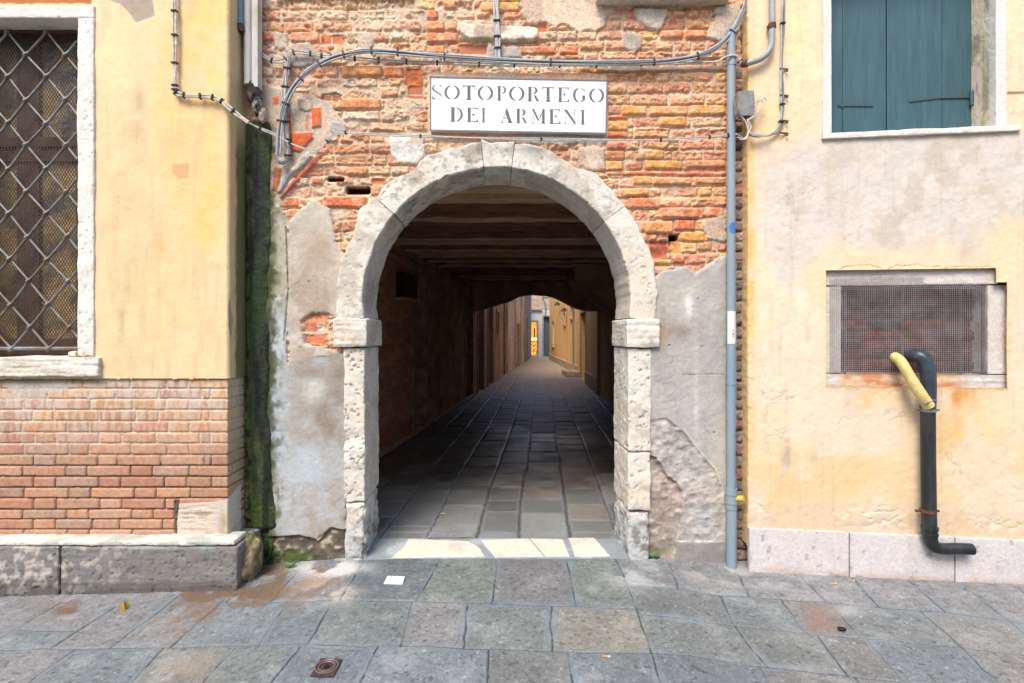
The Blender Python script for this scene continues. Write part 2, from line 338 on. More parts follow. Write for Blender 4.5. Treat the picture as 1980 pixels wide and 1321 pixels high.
# later coats and stones over the bricks: polygon, kind (0 brick part, 1 render part), thickness, colour, second colour, edge wobble in px
PATCH = [
 ([(1000, -60), (1180, -60), (1185, 20), (1170, 52), (1120, 62), (1085, 50), (1020, 42), (1004, 20)], 0, .004, (232, 212, 188), (205, 180, 160), 9),
 ([(886, 46), (962, 50), (1040, 55), (1042, 80), (962, 84), (940, 82), (900, 78), (884, 62)], 0, .03, (238, 226, 206), (190, 170, 150), 2),
 ([(1225, 16), (1292, 16), (1286, 44), (1272, 62), (1252, 56), (1232, 42)], 0, .014, (186, 178, 162), (205, 192, 176), 2),
 ([(1205, 66), (1230, 62), (1243, 76), (1240, 94), (1228, 103), (1212, 98), (1203, 84)], 0, .012, (182, 172, 158), (168, 158, 146), 1.5),
 ([(690, 64), (720, 62), (726, 76), (716, 96), (698, 98), (692, 84)], 0, .006, (208, 190, 168), (196, 180, 160), 2),
 ([(552, 96), (562, 84), (600, 80), (612, 98), (640, 106), (640, 122), (580, 132), (556, 128)], 0, .008, (186, 176, 164), (170, 164, 156), 3),
 ([(530, 62), (556, 62), (556, 92), (540, 98), (530, 88)], 0, .004, (205, 190, 170), (190, 176, 160), 3),
 ([(1376, 8), (1434, 10), (1432, 62), (1412, 72), (1396, 84), (1366, 72), (1372, 56), (1382, 40)], 0, .01, (212, 198, 178), (190, 176, 160), 5),
 ([(940, 88), (1004, 90), (1010, 112), (942, 112)], 0, .008, (188, 180, 168), (170, 168, 164), 3),
 ([(1148, 128), (1240, 124), (1400, 126), (1402, 136), (1220, 142), (1160, 138)], 0, .002, (165, 145, 130), (188, 160, 135), 2),
 ([(824, 138), (1175, 140), (1178, 262), (1174, 276), (1010, 278), (826, 262)], 0, .004, (232, 200, 172), (236, 180, 140), 3),
 ([(1000, 258), (1174, 262), (1174, 280), (1040, 280), (1000, 274)], 0, .008, (196, 186, 176), (182, 172, 162), 2),
 ([(1116, 284), (1172, 284), (1172, 330), (1150, 332), (1118, 322)], 0, .012, (226, 204, 184), (205, 180, 160), 2),
 ([(750, 262), (820, 258), (824, 300), (812, 318), (770, 316), (754, 300)], 0, .010, (206, 198, 190), (238, 232, 226), 4),
 ([(505, 165), (560, 172), (600, 180), (640, 196), (660, 235), (648, 262), (630, 280), (612, 300), (560, 352), (548, 400), (520, 400), (500, 300)], 0, .000, (206, 190, 170), (190, 176, 160), 5),
 ([(576, 190), (604, 196), (608, 212), (594, 218), (578, 212)], 0, .014, (196, 182, 160), (180, 166, 148), 2),
 ([(640, 236), (668, 238), (672, 256), (648, 262), (636, 256)], 0, .006, (186, 184, 182), (176, 172, 170), 3),
 ([(660, 184), (650, 196), (618, 192), (624, 180), (650, 178)], 0, -.035, (165, 120, 75), (110, 70, 45), 1),
 ([(602, 208), (621, 207), (622, 246), (603, 249)], 0, .012, (226, 112, 62), (220, 120, 75), .6),
 ([(590, 222), (598, 216), (598, 250), (588, 252)], 0, .004, (218, 150, 120), (205, 140, 110), .6),
 ([(552, 222), (564, 220), (565, 254), (553, 252)], 0, .008, (222, 110, 72), (210, 100, 62), .6),
 ([(534, 228), (545, 225), (546, 300), (540, 304), (534, 262)], 0, .006, (222, 128, 90), (212, 112, 74), .6),
 ([(556, 257), (604, 256), (607, 268), (592, 284), (580, 296), (562, 292), (556, 280)], 0, .014, (228, 118, 72), (216, 104, 62), .8),
 ([(527, 186), (539, 186), (539, 202), (528, 203)], 0, .004, (226, 120, 80), (216, 110, 70), .6),
 ([(598, 293), (606, 304), (584, 326), (562, 342), (545, 374), (536, 374), (545, 345), (566, 325), (580, 306)], 0, .020, (168, 172, 176), (196, 188, 178), .8),
 ([(624, 296), (616, 314), (580, 350), (546, 386), (541, 382), (566, 350), (596, 318), (612, 300)], 0, .018, (212, 132, 108), (190, 105, 82), .6),
 ([(529, 322), (546, 324), (538, 372), (526, 368)], 0, .010, (212, 128, 100), (200, 112, 88), .6),
 # left rendering
 ([(508, 372), (545, 402), (556, 440), (556, 560), (556, 660), (530, 720), (508, 720)], 1, .004, (176, 172, 158), (205, 198, 176), 4),
 ([(556, 470), (560, 428), (584, 402), (604, 386), (640, 404), (646, 432), (650, 470), (676, 500), (672, 560), (668, 640), (640, 604), (606, 606), (582, 622), (590, 664), (632, 674), (660, 680), (650, 720), (560, 720), (556, 640), (552, 560)], 1, .014, LM, (200, 190, 176), 3),
 ([(512, 580), (552, 576), (556, 640), (558, 700), (600, 690), (672, 682), (676, 900), (670, 1010), (664, 1030), (640, 1022), (614, 1046), (580, 1036), (520, 1042), (512, 1000)], 1, .012, (176, 178, 178), (168, 160, 150), 4),
 ([(500, 1038), (580, 1034), (614, 1044), (640, 1018), (672, 1026), (676, 1110), (500, 1110)], 1, -.012, (120, 108, 94), (96, 84, 74), 3),
 # right rendering
 ([(1262, 536), (1290, 521), (1318, 514), (1345, 524), (1366, 515), (1386, 500), (1406, 492), (1426, 490), (1426, 1115), (1240, 1115), (1250, 700), (1262, 640)], 1, .012, (180, 178, 172), (170, 170, 168), 5),
 ([(1362, 422), (1404, 414), (1404, 470), (1376, 464), (1360, 448)], 0, .004, (188, 172, 156), (200, 184, 168), 3),
 ([(1250, 812), (1290, 806), (1320, 830), (1345, 870), (1375, 900), (1396, 940), (1402, 985), (1398, 1030), (1350, 1060), (1306, 1096), (1240, 1100), (1240, 860)], 1, .004, (172, 166, 158), (190, 182, 172), 5),
 ([(1240, 870), (1268, 884), (1292, 920), (1316, 942), (1318, 985), (1306, 1050), (1296, 1096), (1240, 1100)], 1, -.022, (176, 158, 146), (164, 150, 138), 4),
 ([(1308, 1046), (1426, 1046), (1426, 1112), (1296, 1112), (1304, 1076)], 1, .013, (148, 144, 142), (158, 154, 150), .8),
]
def facade(U, Z, x, y):
    px = x/DW*F+CX; py = CY-(Z-H)/DW*F
    wx = px+5*(fbm(px/50, py/50, 11, 3)-.5)+2.6*(fbm(px/9, py/9, 15, 3)-.5)
    wy = py+7*(fbm(px/70, py/50, 21, 3)-.5)+3.6*(fbm(px/9, py/9, 25, 3)-.5)
    t = (px-640)/710
    rows = [a+(b-a)*t for a, b in zip(Lr, Rr)]
    d, bid = courses(wx, wy, rows, jts, 3, 1.1, 4.5); d = d-3.4*ss(.54, .76, fbm(px/17, py/13, 36, 3))*(1-.4*ss(1080, 1220, px))
    R = RB[bid]
    right = ss(1080, 1220, px+50*(R[..., 6]-.5))
    pal_l = lin([(230, 186, 148), (226, 172, 132), (232, 196, 164), (220, 156, 122), (216, 182, 152), (230, 188, 140), (234, 206, 176), (226, 164, 124)])
    pal_r = lin([(230, 176, 128), (228, 166, 120), (222, 158, 124), (232, 184, 124), (218, 150, 118), (228, 172, 132), (212, 142, 112), (230, 180, 136)])
    ci = (R[..., 0]*8).astype(int)
    col = mix(pal_l[ci], pal_r[ci], right)
    col = col*(.86+.28*R[..., 1][..., None])
    er = fbm(px/11, py/9, 31, 4)                            # erosion of the brick faces
    dep = (R[..., 2]-.55)*.016+(R[..., 3]-.5)*.0012*(wy % 21-10)
    prof = 1-np.exp(-np.maximum(d, 0)/2.0)
    hb = -.016+prof*(.020+dep)+(er-.5)*.030*prof-.010*ss(.60, .80, fbm(px/7, py/6, 33, 3))*prof
    pit = ss(.66, .8, fbm(px/5, py/5, 41, 3)); hb -= pit*.006*prof
    col = col*(1-.35*(pit*prof)[..., None]); col = mix(col, lin((242, 206, 172)), ss(.5, .78, er)*.40)
    col = mix(col, lin((176, 110, 78)), ss(.44, .24, er)*.45)
    mor = lin((222, 198, 172))*(.72+.5*fbm(px/14, py/14, 51, 3))[..., None]
    hm = -.017+.014*(fbm(px/12, py/12, 61, 4)-.5)
    mf = ss(.47, .66, fbm(px/60, py/34, 71, 4))*(.9-.45*right)  # smeared mortar
    hm = hm+mf*.010
    isb = (d > 0)
    h = np.where(isb, np.maximum(hb, hm-.004*(1-mf)), hm)
    mcov = np.where(isb, np.clip((hm-hb+.003)/.004, 0, 1)*(.35+.5*mf), 1)
    mcov = np.maximum(mcov, mf*ss(3.2, 0, d)*.9)
    col = mix(col, mor, mcov)
    pale = ss(.52, .72, fbm(px/75, py/60, 81, 4))*(1-.6*right)*.45
    col = mix(col, lin((230, 208, 184)), pale)
    grey = ss(.60, .75, fbm(px/22, py/18, 91, 4))*.35; col = mix(col, lin((160, 140, 125)), grey*(1-.5*right))
    for rc, c, dp in [(a_, tuple(int(v*.52+.48*w_) for v, w_ in zip(b_, (220, 158, 114))) if max(b_) > 130 else b_, c_) for a_, b_, c_ in SPEC]:                                 # named bricks and darkened holes
        x0, y0, x1, y1 = rc; m = (px > x0-8) & (px < x1+8) & (py > y0-8) & (py < y1+8)
        X_, Y_ = wx[m]*.5+px[m]*.5, wy[m]*.4+py[m]*.6; dx = np.minimum(X_-x0, x1-X_); dy = np.minimum(Y_-y0, y1-Y_)
        dd = 5-np.hypot(np.maximum(5-dx, 0), np.maximum(5-dy, 0)); i = dd > .6
        e = er[m]; pr = 1-np.exp(-np.maximum(dd-.6, 0)/1.6)
        hh = h[m]; hh = np.where(i, np.where(dp < -.01, dp*pr+hh*(1-pr)+(e-.5)*.012, -.012+(.018+dp)*pr+(e-.5)*.016*pr), np.where(dd > -1.5, np.minimum(hh, -.010), hh))
        cc = lin(c)*(.60+.80*e)[..., None]; cc = mix(cc, lin((228, 196, 166)), ss(.5, .7, fbm(px[m]/12, py[m]/9, 39, 4))*.55*(dp > -.012)); cm = col[m]
        cm = np.where(i[:, None], mix(cm, cc, np.clip(pr*1.4, 0, 1)), cm); h[m] = hh; col[m] = cm
    lab = np.zeros(px.shape, int)
    wob = fbm(px/16, py/16, 101, 4)-.5; wob2 = fbm(px/60, py/60, 107, 3)-.5
    for poly, lb, th, c1, c2, ew in PATCH:
        a = np.array(poly); m = (px > a[:, 0].min()-20) & (px < a[:, 0].max()+20) & (py > a[:, 1].min()-20) & (py < a[:, 1].max()+20)
        if not m.any(): continue
        s = polysd(px[m], py[m], poly)+ew*2.2*wob[m]+ew*1.0*wob2[m]
        i = s < 0; n = fbm(px[m]/26, py[m]/30, 113+int(abs(th)*1000), 5)
        k = 1 if ew > 1.2 else .5
        rg = (abs(th-.004) < 1e-6 or th < -.01) and lb == 1 and py[m].mean() > 750; nr = fbm(px[m]/13, py[m]/10, 221, 5) if rg else n
        hh = th+(.017 if rg else 0)*(nr-.5)+(.0045*k)*(n-.5)*2+.0025*(fbm(px[m]/5, py[m]/5, 117, 3)-.5)
        e = 1-np.exp(np.minimum(s, 0)/1.5)
        h[m] = np.where(i, h[m]*(1-e)+hh*e, h[m])
        cc = mix(np.broadcast_to(lin(c1), s.shape+(3,)), lin(c2), ss(.38, .62, n)); cc = cc*(.88+.24*fbm(px[m]/7, py[m]/7, 119, 3))[..., None]
        if rg: cc = mix(cc*np.array([.96, 1., 1.05])*(.55+.9*nr)[..., None], lin((206, 196, 184)), ss(.58, .7, nr)*.6)
        al = np.clip(e*1.5, 0, 1) if lb == 0 else np.where(i, 1., 0.)
        if lb == 0: al = al*(.55+.45*ss(.3, .5, n)) if ew > 2 else al
        col[m] = np.where(i[:, None], mix(col[m], cc, al), col[m])
        lab[m] = np.where(i, lb*(1 if a[:, 0].mean() < 960 else 2), lab[m])
    R1 = (lab >= 1)
    # stains and blemishes of the renderings
    def st(lst, seed):
        nonlocal col
        c2 = blobs(col, px, py, lst, seed, .3); col = np.where(R1[..., None], c2, col)
    st([(600, 455, 40, 60, (200, 196, 184), .6), (610, 480, 28, 40, (176, 150, 124), .45), (600, 560, 60, 50, (172, 158, 140), .5), (540, 650, 18, 70, (200, 208, 208), .75), (535, 780, 26, 130, (182, 196, 206), .75), (600, 900, 60, 60, (186, 198, 206), .75),
        (635, 800, 30, 70, (148, 136, 122), .8), (655, 720, 20, 60, (140, 132, 122), .6), (610, 750, 26, 30, (198, 200, 196), .6), (600, 720, 40, 14, (150, 142, 130), .5), (570, 990, 50, 30, (190, 200, 204), .5), (530, 460, 20, 70, (170, 166, 150), .5), (532, 540, 12, 30, (140, 150, 90), .5),
        (1335, 560, 60, 40, (196, 190, 178), .5), (1310, 640, 45, 22, (150, 140, 130), .55), (1330, 595, 8, 22, (235, 238, 240), .8), (1340, 780, 45, 70, (186, 186, 184), .5), (1345, 760, 5, 90, (215, 215, 212), .5), (1330, 720, 60, 60, (180, 174, 166), .4),
        (1390, 900, 18, 80, (196, 190, 176), .6), (1360, 1010, 30, 26, (176, 182, 186), .5), (1276, 640, 12, 60, (170, 145, 120), .5), (1255, 1070, 30, 26, (110, 112, 74), .7), (560, 1078, 40, 14, (80, 96, 48), .7), (1370, 1075, 50, 16, (140, 138, 138), .6)], 131)
    # crack lines and scribbles
    for a, b, wd, c, dp in [((553, 440), (558, 560), 2.4, (90, 84, 78), .010), ((558, 560), (550, 660), 2.2, (90, 84, 78), .010), ((1318, 723), (1398, 723), .8, (120, 110, 104), .003), ((1306, 1046), (1412, 1046), .9, (225, 222, 216), -.001), ((1404, 500), (1404, 1080), 1.2, (120, 112, 108), .004),
                            ((520, 780), (526, 940), 1.2, (90, 90, 86), .006), ((560, 560), (580, 545), 1, (110, 100, 92), .003),
                            ((1322, 830), (1350, 868), 2, (206, 202, 194), -.004), ((1350, 868), (1384, 908), 2, (206, 202, 194), -.004), ((1384, 908), (1400, 960), 2, (206, 202, 194), -.004)]:
        s = segd(px, py+6*wob, a, b)+2*wob; m = np.clip(1-s/wd, 0, 1)*R1; col = mix(col, lin(c), m); h = h-dp*m
    for q in [[(1284, 684), (1300, 690), (1298, 700), (1284, 704)], [(1276, 712), (1296, 708), (1306, 718), (1296, 730), (1278, 730)], [(1280, 742), (1300, 738), (1308, 750), (1296, 764), (1282, 762)], [(1286, 776), (1304, 772), (1306, 784), (1284, 790)]]:
        for a, b in zip(q, q[1:]): col = mix(col, lin((146, 142, 142)), np.clip(1-segd(px, py, a, b)/2.2, 0, 1)*R1*.55)
    holes = [(1293, 668, 2.6), (1356, 670, 2), (1380, 836, 2.6), (1348, 578, 2), (582, 672, 2), (598, 545, 2)]
    for hx, hy, r_ in holes:
        m = np.clip(1-np.hypot(px-hx, py-hy)/r_, 0, 1)*R1; col = mix(col, lin((50, 45, 42)), m); h = h-.01*m
    # narrow strip of bare rubble beside the yellow house
    m = ((px > 1424) & (py > 118)) | ((px > 1434) & (py > 60)); k = np.floor(py/21+R[..., 4]*0+.3*np.sin(py/40)); fr = (py/21+.3*np.sin(py/40)) % 1
    e = 1-np.exp(-np.minimum(fr, 1-fr)*9); ks = (k.astype(int)*37) % 4096
    pal = lin([(168, 122, 104), (142, 128, 122), (150, 90, 74), (170, 150, 134), (128, 114, 110), (160, 138, 124), (186, 160, 140)])
    cs = pal[(RB[ks, 1]*7).astype(int)]*(.6+.7*er)[..., None]; cs = mix(lin((140, 130, 122))*np.ones(px.shape+(3,)), cs, np.clip(e*1.5, 0, 1))
    cs = mix(cs, lin((120, 118, 116)), ss(520, 700, py)*.5)
    h = np.where(m, -.030+.024*e+(er-.5)*.03, h); col = np.where(m[..., None], cs, col); lab = np.where(m, 0, lab)
    # mossy damp by the drain
    md = ss(556, 524, px+40*wob)*ss(230, 300, py)*ss(.34, .58, fbm(px/9, py/14, 151, 3)); col = mix(col, lin((88, 98, 50)), md*.8); dk = ss(536, 522, px+22*wob); col = mix(col, lin((62, 66, 46)), dk*.8*ss(230, 280, py))
    top = ss(10, -2, py+6*wob)*((px > 535) & (px < 800)); col = mix(col, lin((120, 112, 70)), top*.8); h = h+.02*top
    rad = np.hypot(x, Z-CZ); op = ((Z > CZ) & (rad < 1.035)) | ((Z <= CZ) & (np.abs(x) < .99)) | (Z < -.2)
    lab = np.where(op, -1, lab)
    return h, col, lab
P, col, lab = relief([(-1.715, DW), (1.735, DW)], -.14, 3.98, .005, facade)
emit_labels(P, col, lab, {0: ('brick_face', M['brick'], None), 1: ('cement_render', M['render'], 'patched grey cement rendering left of the arch'), 2: ('cement_render', M['render'], 'grey cement rendering right of the arch with a crumbled lower corner')}, arch_b)
# hidden core of the building, wall over the picture, passage roof
def brickshader(name, c1, c2, mo, s=1.0, bw=.25, rh=.068):
    m, n, l, p = nodes(name); tc = n.new('ShaderNodeTexCoord'); mp = n.new('ShaderNodeMapping'); l.new(tc.outputs['Object'], mp.inputs[0])
    mp.inputs['Rotation'].default_value = (PI/2, 0, 0)
    b = n.new('ShaderNodeTexBrick'); b.inputs['Color1'].default_value = (*lin(c1), 1); b.inputs['Color2'].default_value = (*lin(c2), 1); b.inputs['Mortar'].default_value = (*lin(mo), 1)
    b.inputs['Scale'].default_value = 1; b.inputs['Brick Width'].default_value = bw; b.inputs['Row Height'].default_value = rh; b.inputs['Mortar Size'].default_value = .006
    l.new(mp.outputs[0], b.inputs['Vector']); no = n.new('ShaderNodeTexNoise'); no.inputs['Scale'].default_value = 9; no.inputs['Detail'].default_value = 6; l.new(tc.outputs['Object'], no.inputs['Vector'])
    mr = n.new('ShaderNodeMapRange'); mr.inputs[3].default_value = .55; mr.inputs[4].default_value = 1.4; l.new(no.outputs[0], mr.inputs[0])
    v = n.new('ShaderNodeVectorMath'); v.operation = 'SCALE'; l.new(b.outputs[0], v.inputs[0]); l.new(mr.outputs[0], v.inputs['Scale']); l.new(v.outputs[0], p.inputs['Base Color'])
    bu = n.new('ShaderNodeBump'); bu.inputs['Strength'].default_value = .6; bu.inputs['Distance'].default_value = .01; bu.invert = True; l.new(b.outputs['Fac'], bu.inputs['Height']); l.new(bu.outputs[0], p.inputs['Normal'])
    p.inputs['Roughness'].default_value = .9; return m
M['brickfar'] = brickshader('brick courses', (205, 130, 90), (190, 110, 80), (200, 180, 160))
mb = MB().box(-1.7, 1.72, 3.62, 12.9, 2.98, 9.5)
mb.build('upper_wall', M['brickfar'], arch_b)
mb = MB(); n = 40
yb = 4.0                                                    # inner face of the front wall around the arch
for i in range(n):
    a0, a1 = PI*i/n, PI*(i+1)/n
    def out(a):
        c, s = math.cos(a), math.sin(a); k = min(1.9/abs(c) if abs(c) > 1e-6 else 9, 1.25/s if s > 1e-6 else 9); return (c*k, CZ+s*k)
    q = [(1.0*math.cos(a0), CZ+1.0*math.sin(a0)), out(a0), out(a1), (1.0*math.cos(a1), CZ+1.0*math.sin(a1))]
    mb.poly([(x_, yb, z_) for x_, z_ in q])
mb.poly([(1.0, yb, -.1), (2.2, yb, -.1), (2.2, yb, CZ), (1.0, yb, CZ)]); mb.poly([(-1.0, yb, -.1), (-2.2, yb, -.1), (-2.2, yb, CZ), (-1.0, yb, CZ)])
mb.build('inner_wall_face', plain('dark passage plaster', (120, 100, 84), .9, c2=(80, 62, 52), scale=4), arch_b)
# ---- stone arch, imposts and jambs
def stone_col(P, seed, lich=.5, tint=None, dirt=1.0):
    n = fbm3(P, 7, seed, 5); m = fbm3(P, 26, seed+9, 4); c = np.broadcast_to(lin((226, 220, 208)), P.shape).copy()
    c = mix(c, lin((240, 238, 232)), ss(.5, .62, m)*.6)
    c = mix(c, lin((172, 165, 152)), ss(.48, .66, n)*lich)
    c = mix(c, lin((104, 98, 92)), ss(.55, .66, m)*.65*lich*dirt)
    c = mix(c, lin((214, 190, 160)), ss(.56, .7, fbm3(P, 4, seed+20, 3))*.35)
    if tint is not None: c = tint(P, c)
    return c
def pits(P, seed, s=60, lo=.66): return ss(lo, lo+.1, fbm3(P, s, seed, 3))
def rblock(name, x0, x1, y0, y1, z0, z1, parent, mat, res=.008, amp=.012, r=.012, seed=0, strat=0, pit=.008, colf=None, scl=9, label=None):
    """a rough stone block: six displaced grids that share one position-based displacement"""
    V = []; Fs = []; off = 0
    def face(a0, a1, b0, b1, f):
        nonlocal off
        na, nb = max(2, int(round((a1-a0)/res))+1), max(2, int(round((b1-b0)/res))+1)
        A, B = np.meshgrid(np.linspace(a0, a1, na), np.linspace(b0, b1, nb)); P = f(A, B)
        idx = np.arange(A.size).reshape(A.shape)+off; off += A.size
        V.append(P.reshape(-1, 3)); Fs.append(np.stack([idx[:-1, :-1], idx[:-1, 1:], idx[1:, 1:], idx[1:, :-1]], -1).reshape(-1, 4))
    face(x0, x1, z0, z1, lambda a, b: np.stack([a, a*0+y0, b], -1))
    face(x0, x1, z0, z1, lambda a, b: np.stack([a, a*0+y1, b], -1))
    face(y0, y1, z0, z1, lambda a, b: np.stack([a*0+x0, a, b], -1))
    face(y0, y1, z0, z1, lambda a, b: np.stack([a*0+x1, a, b], -1))
    face(x0, x1, y0, y1, lambda a, b: np.stack([a, b, a*0+z0], -1))
    face(x0, x1, y0, y1, lambda a, b: np.stack([a, b, a*0+z1], -1))
    P = np.concatenate(V); lo = np.array([x0, y0, z0])+r; hi = np.array([x1, y1, z1])-r
    cl = np.clip(P, np.minimum(lo, hi), np.maximum(lo, hi)); d = P-cl; L = np.linalg.norm(d, axis=1, keepdims=True); nrm = d/np.maximum(L, 1e-6)
    rv = r*(.7+.9*fbm3(P, 14, seed+3, 3))[:, None]
    Q = cl+nrm*np.minimum(L, np.maximum(r*1.5-rv*.6, .3*r))
    e = (fbm3(P, scl, seed, 5)-.5)*2*amp-pits(P, seed+5)*pit
    if strat: e = e+(fbm3(P, (4, 4, 60), seed+7, 3)-.5)*2*strat
    Q = Q+nrm*e[:, None]
    c = stone_col(P, seed) if colf is None else colf(P)
    o = link(name, raw(Q, np.concatenate(Fs), c, True, name), mat, parent)
    if label: o['label'] = label
    return o
arch = bpy.data.objects.new('stone_arch', None); C.objects.link(arch); arch.parent = arch_b; arch.location = (0, 0, 0)
def vous(a0, a1, seed, lich, tw=None, proud=0):
    res = .007; na = int((a1-a0)*1.0/res)+2; A = np.linspace(a0, a1, na)
    y0, y1 = 3.575-proud, 4.015; r = .010
    sec = []
    def seg(p, q, dens=res):
        m = max(2, int(math.dist(p, q)/dens)); sec.extend([(p[0]+(q[0]-p[0])*i/m, p[1]+(q[1]-p[1])*i/m) for i in range(m)])
    seg((RO, y0+.10), (RO, y0+r)); seg((RO, y0+r), (RO-r, y0)); seg((RO-r, y0), (RI+r*.6, y0)); seg((RI+r*.6, y0), (RI, y0+r*.6)); seg((RI, y0+r*.6), (RI, y1), .011); seg((RI, y1), (RI+.1, y1), .03); sec.append((RI+.1, y1))
    S = np.array(sec); RR, AA = np.meshgrid(S[:, 0], A, indexing='xy'); YY = np.broadcast_to(S[:, 1], RR.shape)
    chip = (fbm(AA*9, AA*0+seed, seed, 4)-.5)*.05*ss(RO-.05, RO, RR)+(fbm(AA*14, AA*0+3, seed+2, 4)-.5)*.014*ss(RI+.04, RI, RR)
    if tw is not None: chip = chip+tw(AA)*ss(RO-.09, RO, RR)
    R2 = RR+chip
    P = np.stack([-R2*np.cos(AA), YY, CZ+R2*np.sin(AA)], -1)       # angle 0 = left springing
    nx = np.gradient(P, axis=0); nu = np.gradient(P, axis=1); nn = np.cross(nx, nu); nn /= np.linalg.norm(nn, axis=-1, keepdims=True)+1e-9
    mid = P[:, P.shape[1]//2]; s = np.where(nn[..., 1].mean() > 99, 1, 1)
    front = nn[:, len(S)//4, 1].mean(); nn = nn*(-1 if front > 0 else 1)
    e = (fbm3(P, 9, seed, 5)-.5)*.018-pits(P, seed+5, 55, .66)*.007
    soff = ss(.92, .905, R2)*(YY > y0+.02); e = e*(1-.6*soff)
    Q = P+nn*e[..., None]
    c = stone_col(P, seed, lich)
    return link('voussoir', grid(Q, c, name='voussoir'), M['stone'], arch)
ang = [(0.0, .0), ]
g = .0022
SP = -.112/.905*1.0
js = [-.125, math.radians(40.5), math.radians(84.5), math.radians(96.5), math.radians(143.3), PI+.125]
lich = [.55, .75, .45, .5, .25]
for i in range(5):
    vous(js[i]+g, js[i+1]-g, 200+i*10, lich[i], tw=[lambda A: .018*np.exp(-((A-.62)/.08)**2)-.012*np.exp(-((A-.35)/.1)**2), lambda A: -.03*np.exp(-((A-.95)/.12)**2), lambda A: 0*A, lambda A: -.035*np.exp(-((A-2.05)/.1)**2), lambda A: .008*np.sin(A*9)][i])
MB().box(-1.03, 1.03, 3.66, 3.68, CZ+.97, CZ+.98)  # (kept out of the scene)
def basetint(P, c):
    t = ss(.42, .12, P[..., 2]+.25*(fbm3(P, 5, 3, 3)-.5)); c = mix(c, lin((170, 178, 184)), t*.75)
    c = mix(c, lin((112, 102, 94)), ss(.55, .68, fbm3(P, 18, 8, 3))*t*.7); return c
rblock('impost', -1.097, -.868, 3.553, 4.03, 1.408, 1.603, arch_b, M['stone'], seed=310, amp=.006, strat=.006, pit=.004)
rblock('impost', .872, 1.100, 3.553, 4.03, 1.404, 1.600, arch_b, M['stone'], seed=330, amp=.005, strat=.005, pit=.004)
cj = lambda s: (lambda P: stone_col(P, s, .3, basetint, .7))
rblock('jamb', -1.035, -.888, 3.58, 4.02, .36, 1.404, arch_b, M['stone'], seed=350, amp=.011, pit=.016, colf=cj(350), scl=14)
rblock('jamb', -1.03, -.885, 3.572, 4.02, -.08, .358, arch_b, M['stone'], seed=360, amp=.026, pit=.014, colf=cj(360), r=.03, scl=11, label='eroded bluish foot stone of the left jamb')
rblock('jamb', .888, 1.047, 3.58, 4.02, .70, 1.400, arch_b, M['stone'], seed=370, amp=.010, pit=.014, colf=cj(370), scl=14)
rblock('jamb', .886, 1.045, 3.578, 4.02, .30, .696, arch_b, M['stone'], seed=380, amp=.010, pit=.012, colf=cj(380), scl=14)
rblock('jamb', .884, 1.04, 3.574, 4.02, -.08, .297, arch_b, M['stone'], seed=390, amp=.024, pit=.014, colf=cj(390), r=.03, scl=11, label='eroded foot stone of the right jamb')
# sill of the window just above the picture's top edge
rblock('sill', .67, 1.56, 3.50, 3.62, 3.725, 3.80, arch_b, M['stone'], seed=400, amp=.005, strat=.004, colf=lambda P: mix(stone_col(P, 400, .2), lin((110, 104, 70)), ss(3.74, 3.72, P[..., 2]+.02*fbm3(P, 20, 4))*.9))
# ---- passage
pas = lambda D: -1.464+.149*(D-6.63)
XL = lambda D: pas(D) if D < 12.7 else -2.262+.134*D
def passbrick(U, Z, x, y):
    px = U*285; py = -Z*285+20*fbm(U*3, Z*3, 5, 2)*.2
    rows = list(np.arange(-900, 60, 20.5)); rs = np.random.RandomState(9)
    jt = [list(np.cumsum(np.concatenate([[-80*rs.rand()-10], rs.choice([72, 36], 60)]))) for _ in rows]
    d, bid = courses(px+3*(fbm(px/9, py/9, 3, 3)-.5), py+3*(fbm(px/12, py/9, 7, 3)-.5), rows, jt, 9, 1.2, 4)
    R = RB[bid]; pal = lin([(222, 158, 128), (210, 146, 118), (230, 170, 138), (200, 144, 118)]); c = pal[(R[..., 0]*4).astype(int)]*(.7+.5*fbm(px/10, py/10, 3, 3))[..., None]
    h = np.where(d > 0, (1-np.exp(-np.maximum(d, 0)/2))*.009, 0)+.006*fbm(px/12, py/12, 13, 3)
    c = np.where((d > 0)[..., None], c, lin((196, 172, 150))); c = mix(c, lin((196, 104, 64)), ss(.45, .25, Z+.2*fbm(px/40, py/40, 3, 3))*.6)
    return h, c, np.where(Z > 9, -1, 0)
P, col, lab = relief([(pas(4.0), 4.0), (pas(7.9), 7.9)], -.05, 2.9, .012, passbrick)
emit_labels(P, col, lab, {0: ('passage_brick_wall', M['smooth_brick'], 'red brick left wall of the passage')}, arch_b)
M['pas_plaster'] = plain('passage plaster', (222, 190, 160), .9, c2=(164, 132, 108), scale=3, bump=.4, dist=.01)
M['pas_stone'] = plain('passage door stone', (206, 184, 158), .8, c2=(160, 136, 114), scale=8)
def wallseg(mb, a, b, z0, z1, t=.35, side=-1):
    ax, ay = a; bx, by = b; L = math.hypot(bx-ax, by-ay); nx, ny = -(by-ay)/L*t, (bx-ax)/L*t
    if side < 0: pass
    else: nx, ny = -nx, -ny
    return mb.hexa([(ax, ay, z0), (bx, by, z0), (bx+nx, by+ny, z0), (ax+nx, ay+ny, z0), (ax, ay, z1), (bx, by, z1), (bx+nx, by+ny, z1), (ax+nx, ay+ny, z1)])
pt = lambda D, o=0: (pas(D)+o, D)
m1 = MB(); wallseg(m1, pt(7.96), pt(8.7), 2.45, 2.95); wallseg(m1, pt(8.77), pt(11.8), -.1, 2.95); wallseg(m1, pt(11.8), pt(12.65), 2.3, 2.95)
m1.build('passage_wall', M['pas_plaster'], arch_b)
for a, b in ((7.9, 8.01), (8.68, 8.77)):
    m1 = MB(); wallseg(m1, pt(a, .02), pt(b, .02), -.1, 2.5, .3); m1.build('door_post', M['pas_stone'], arch_b)
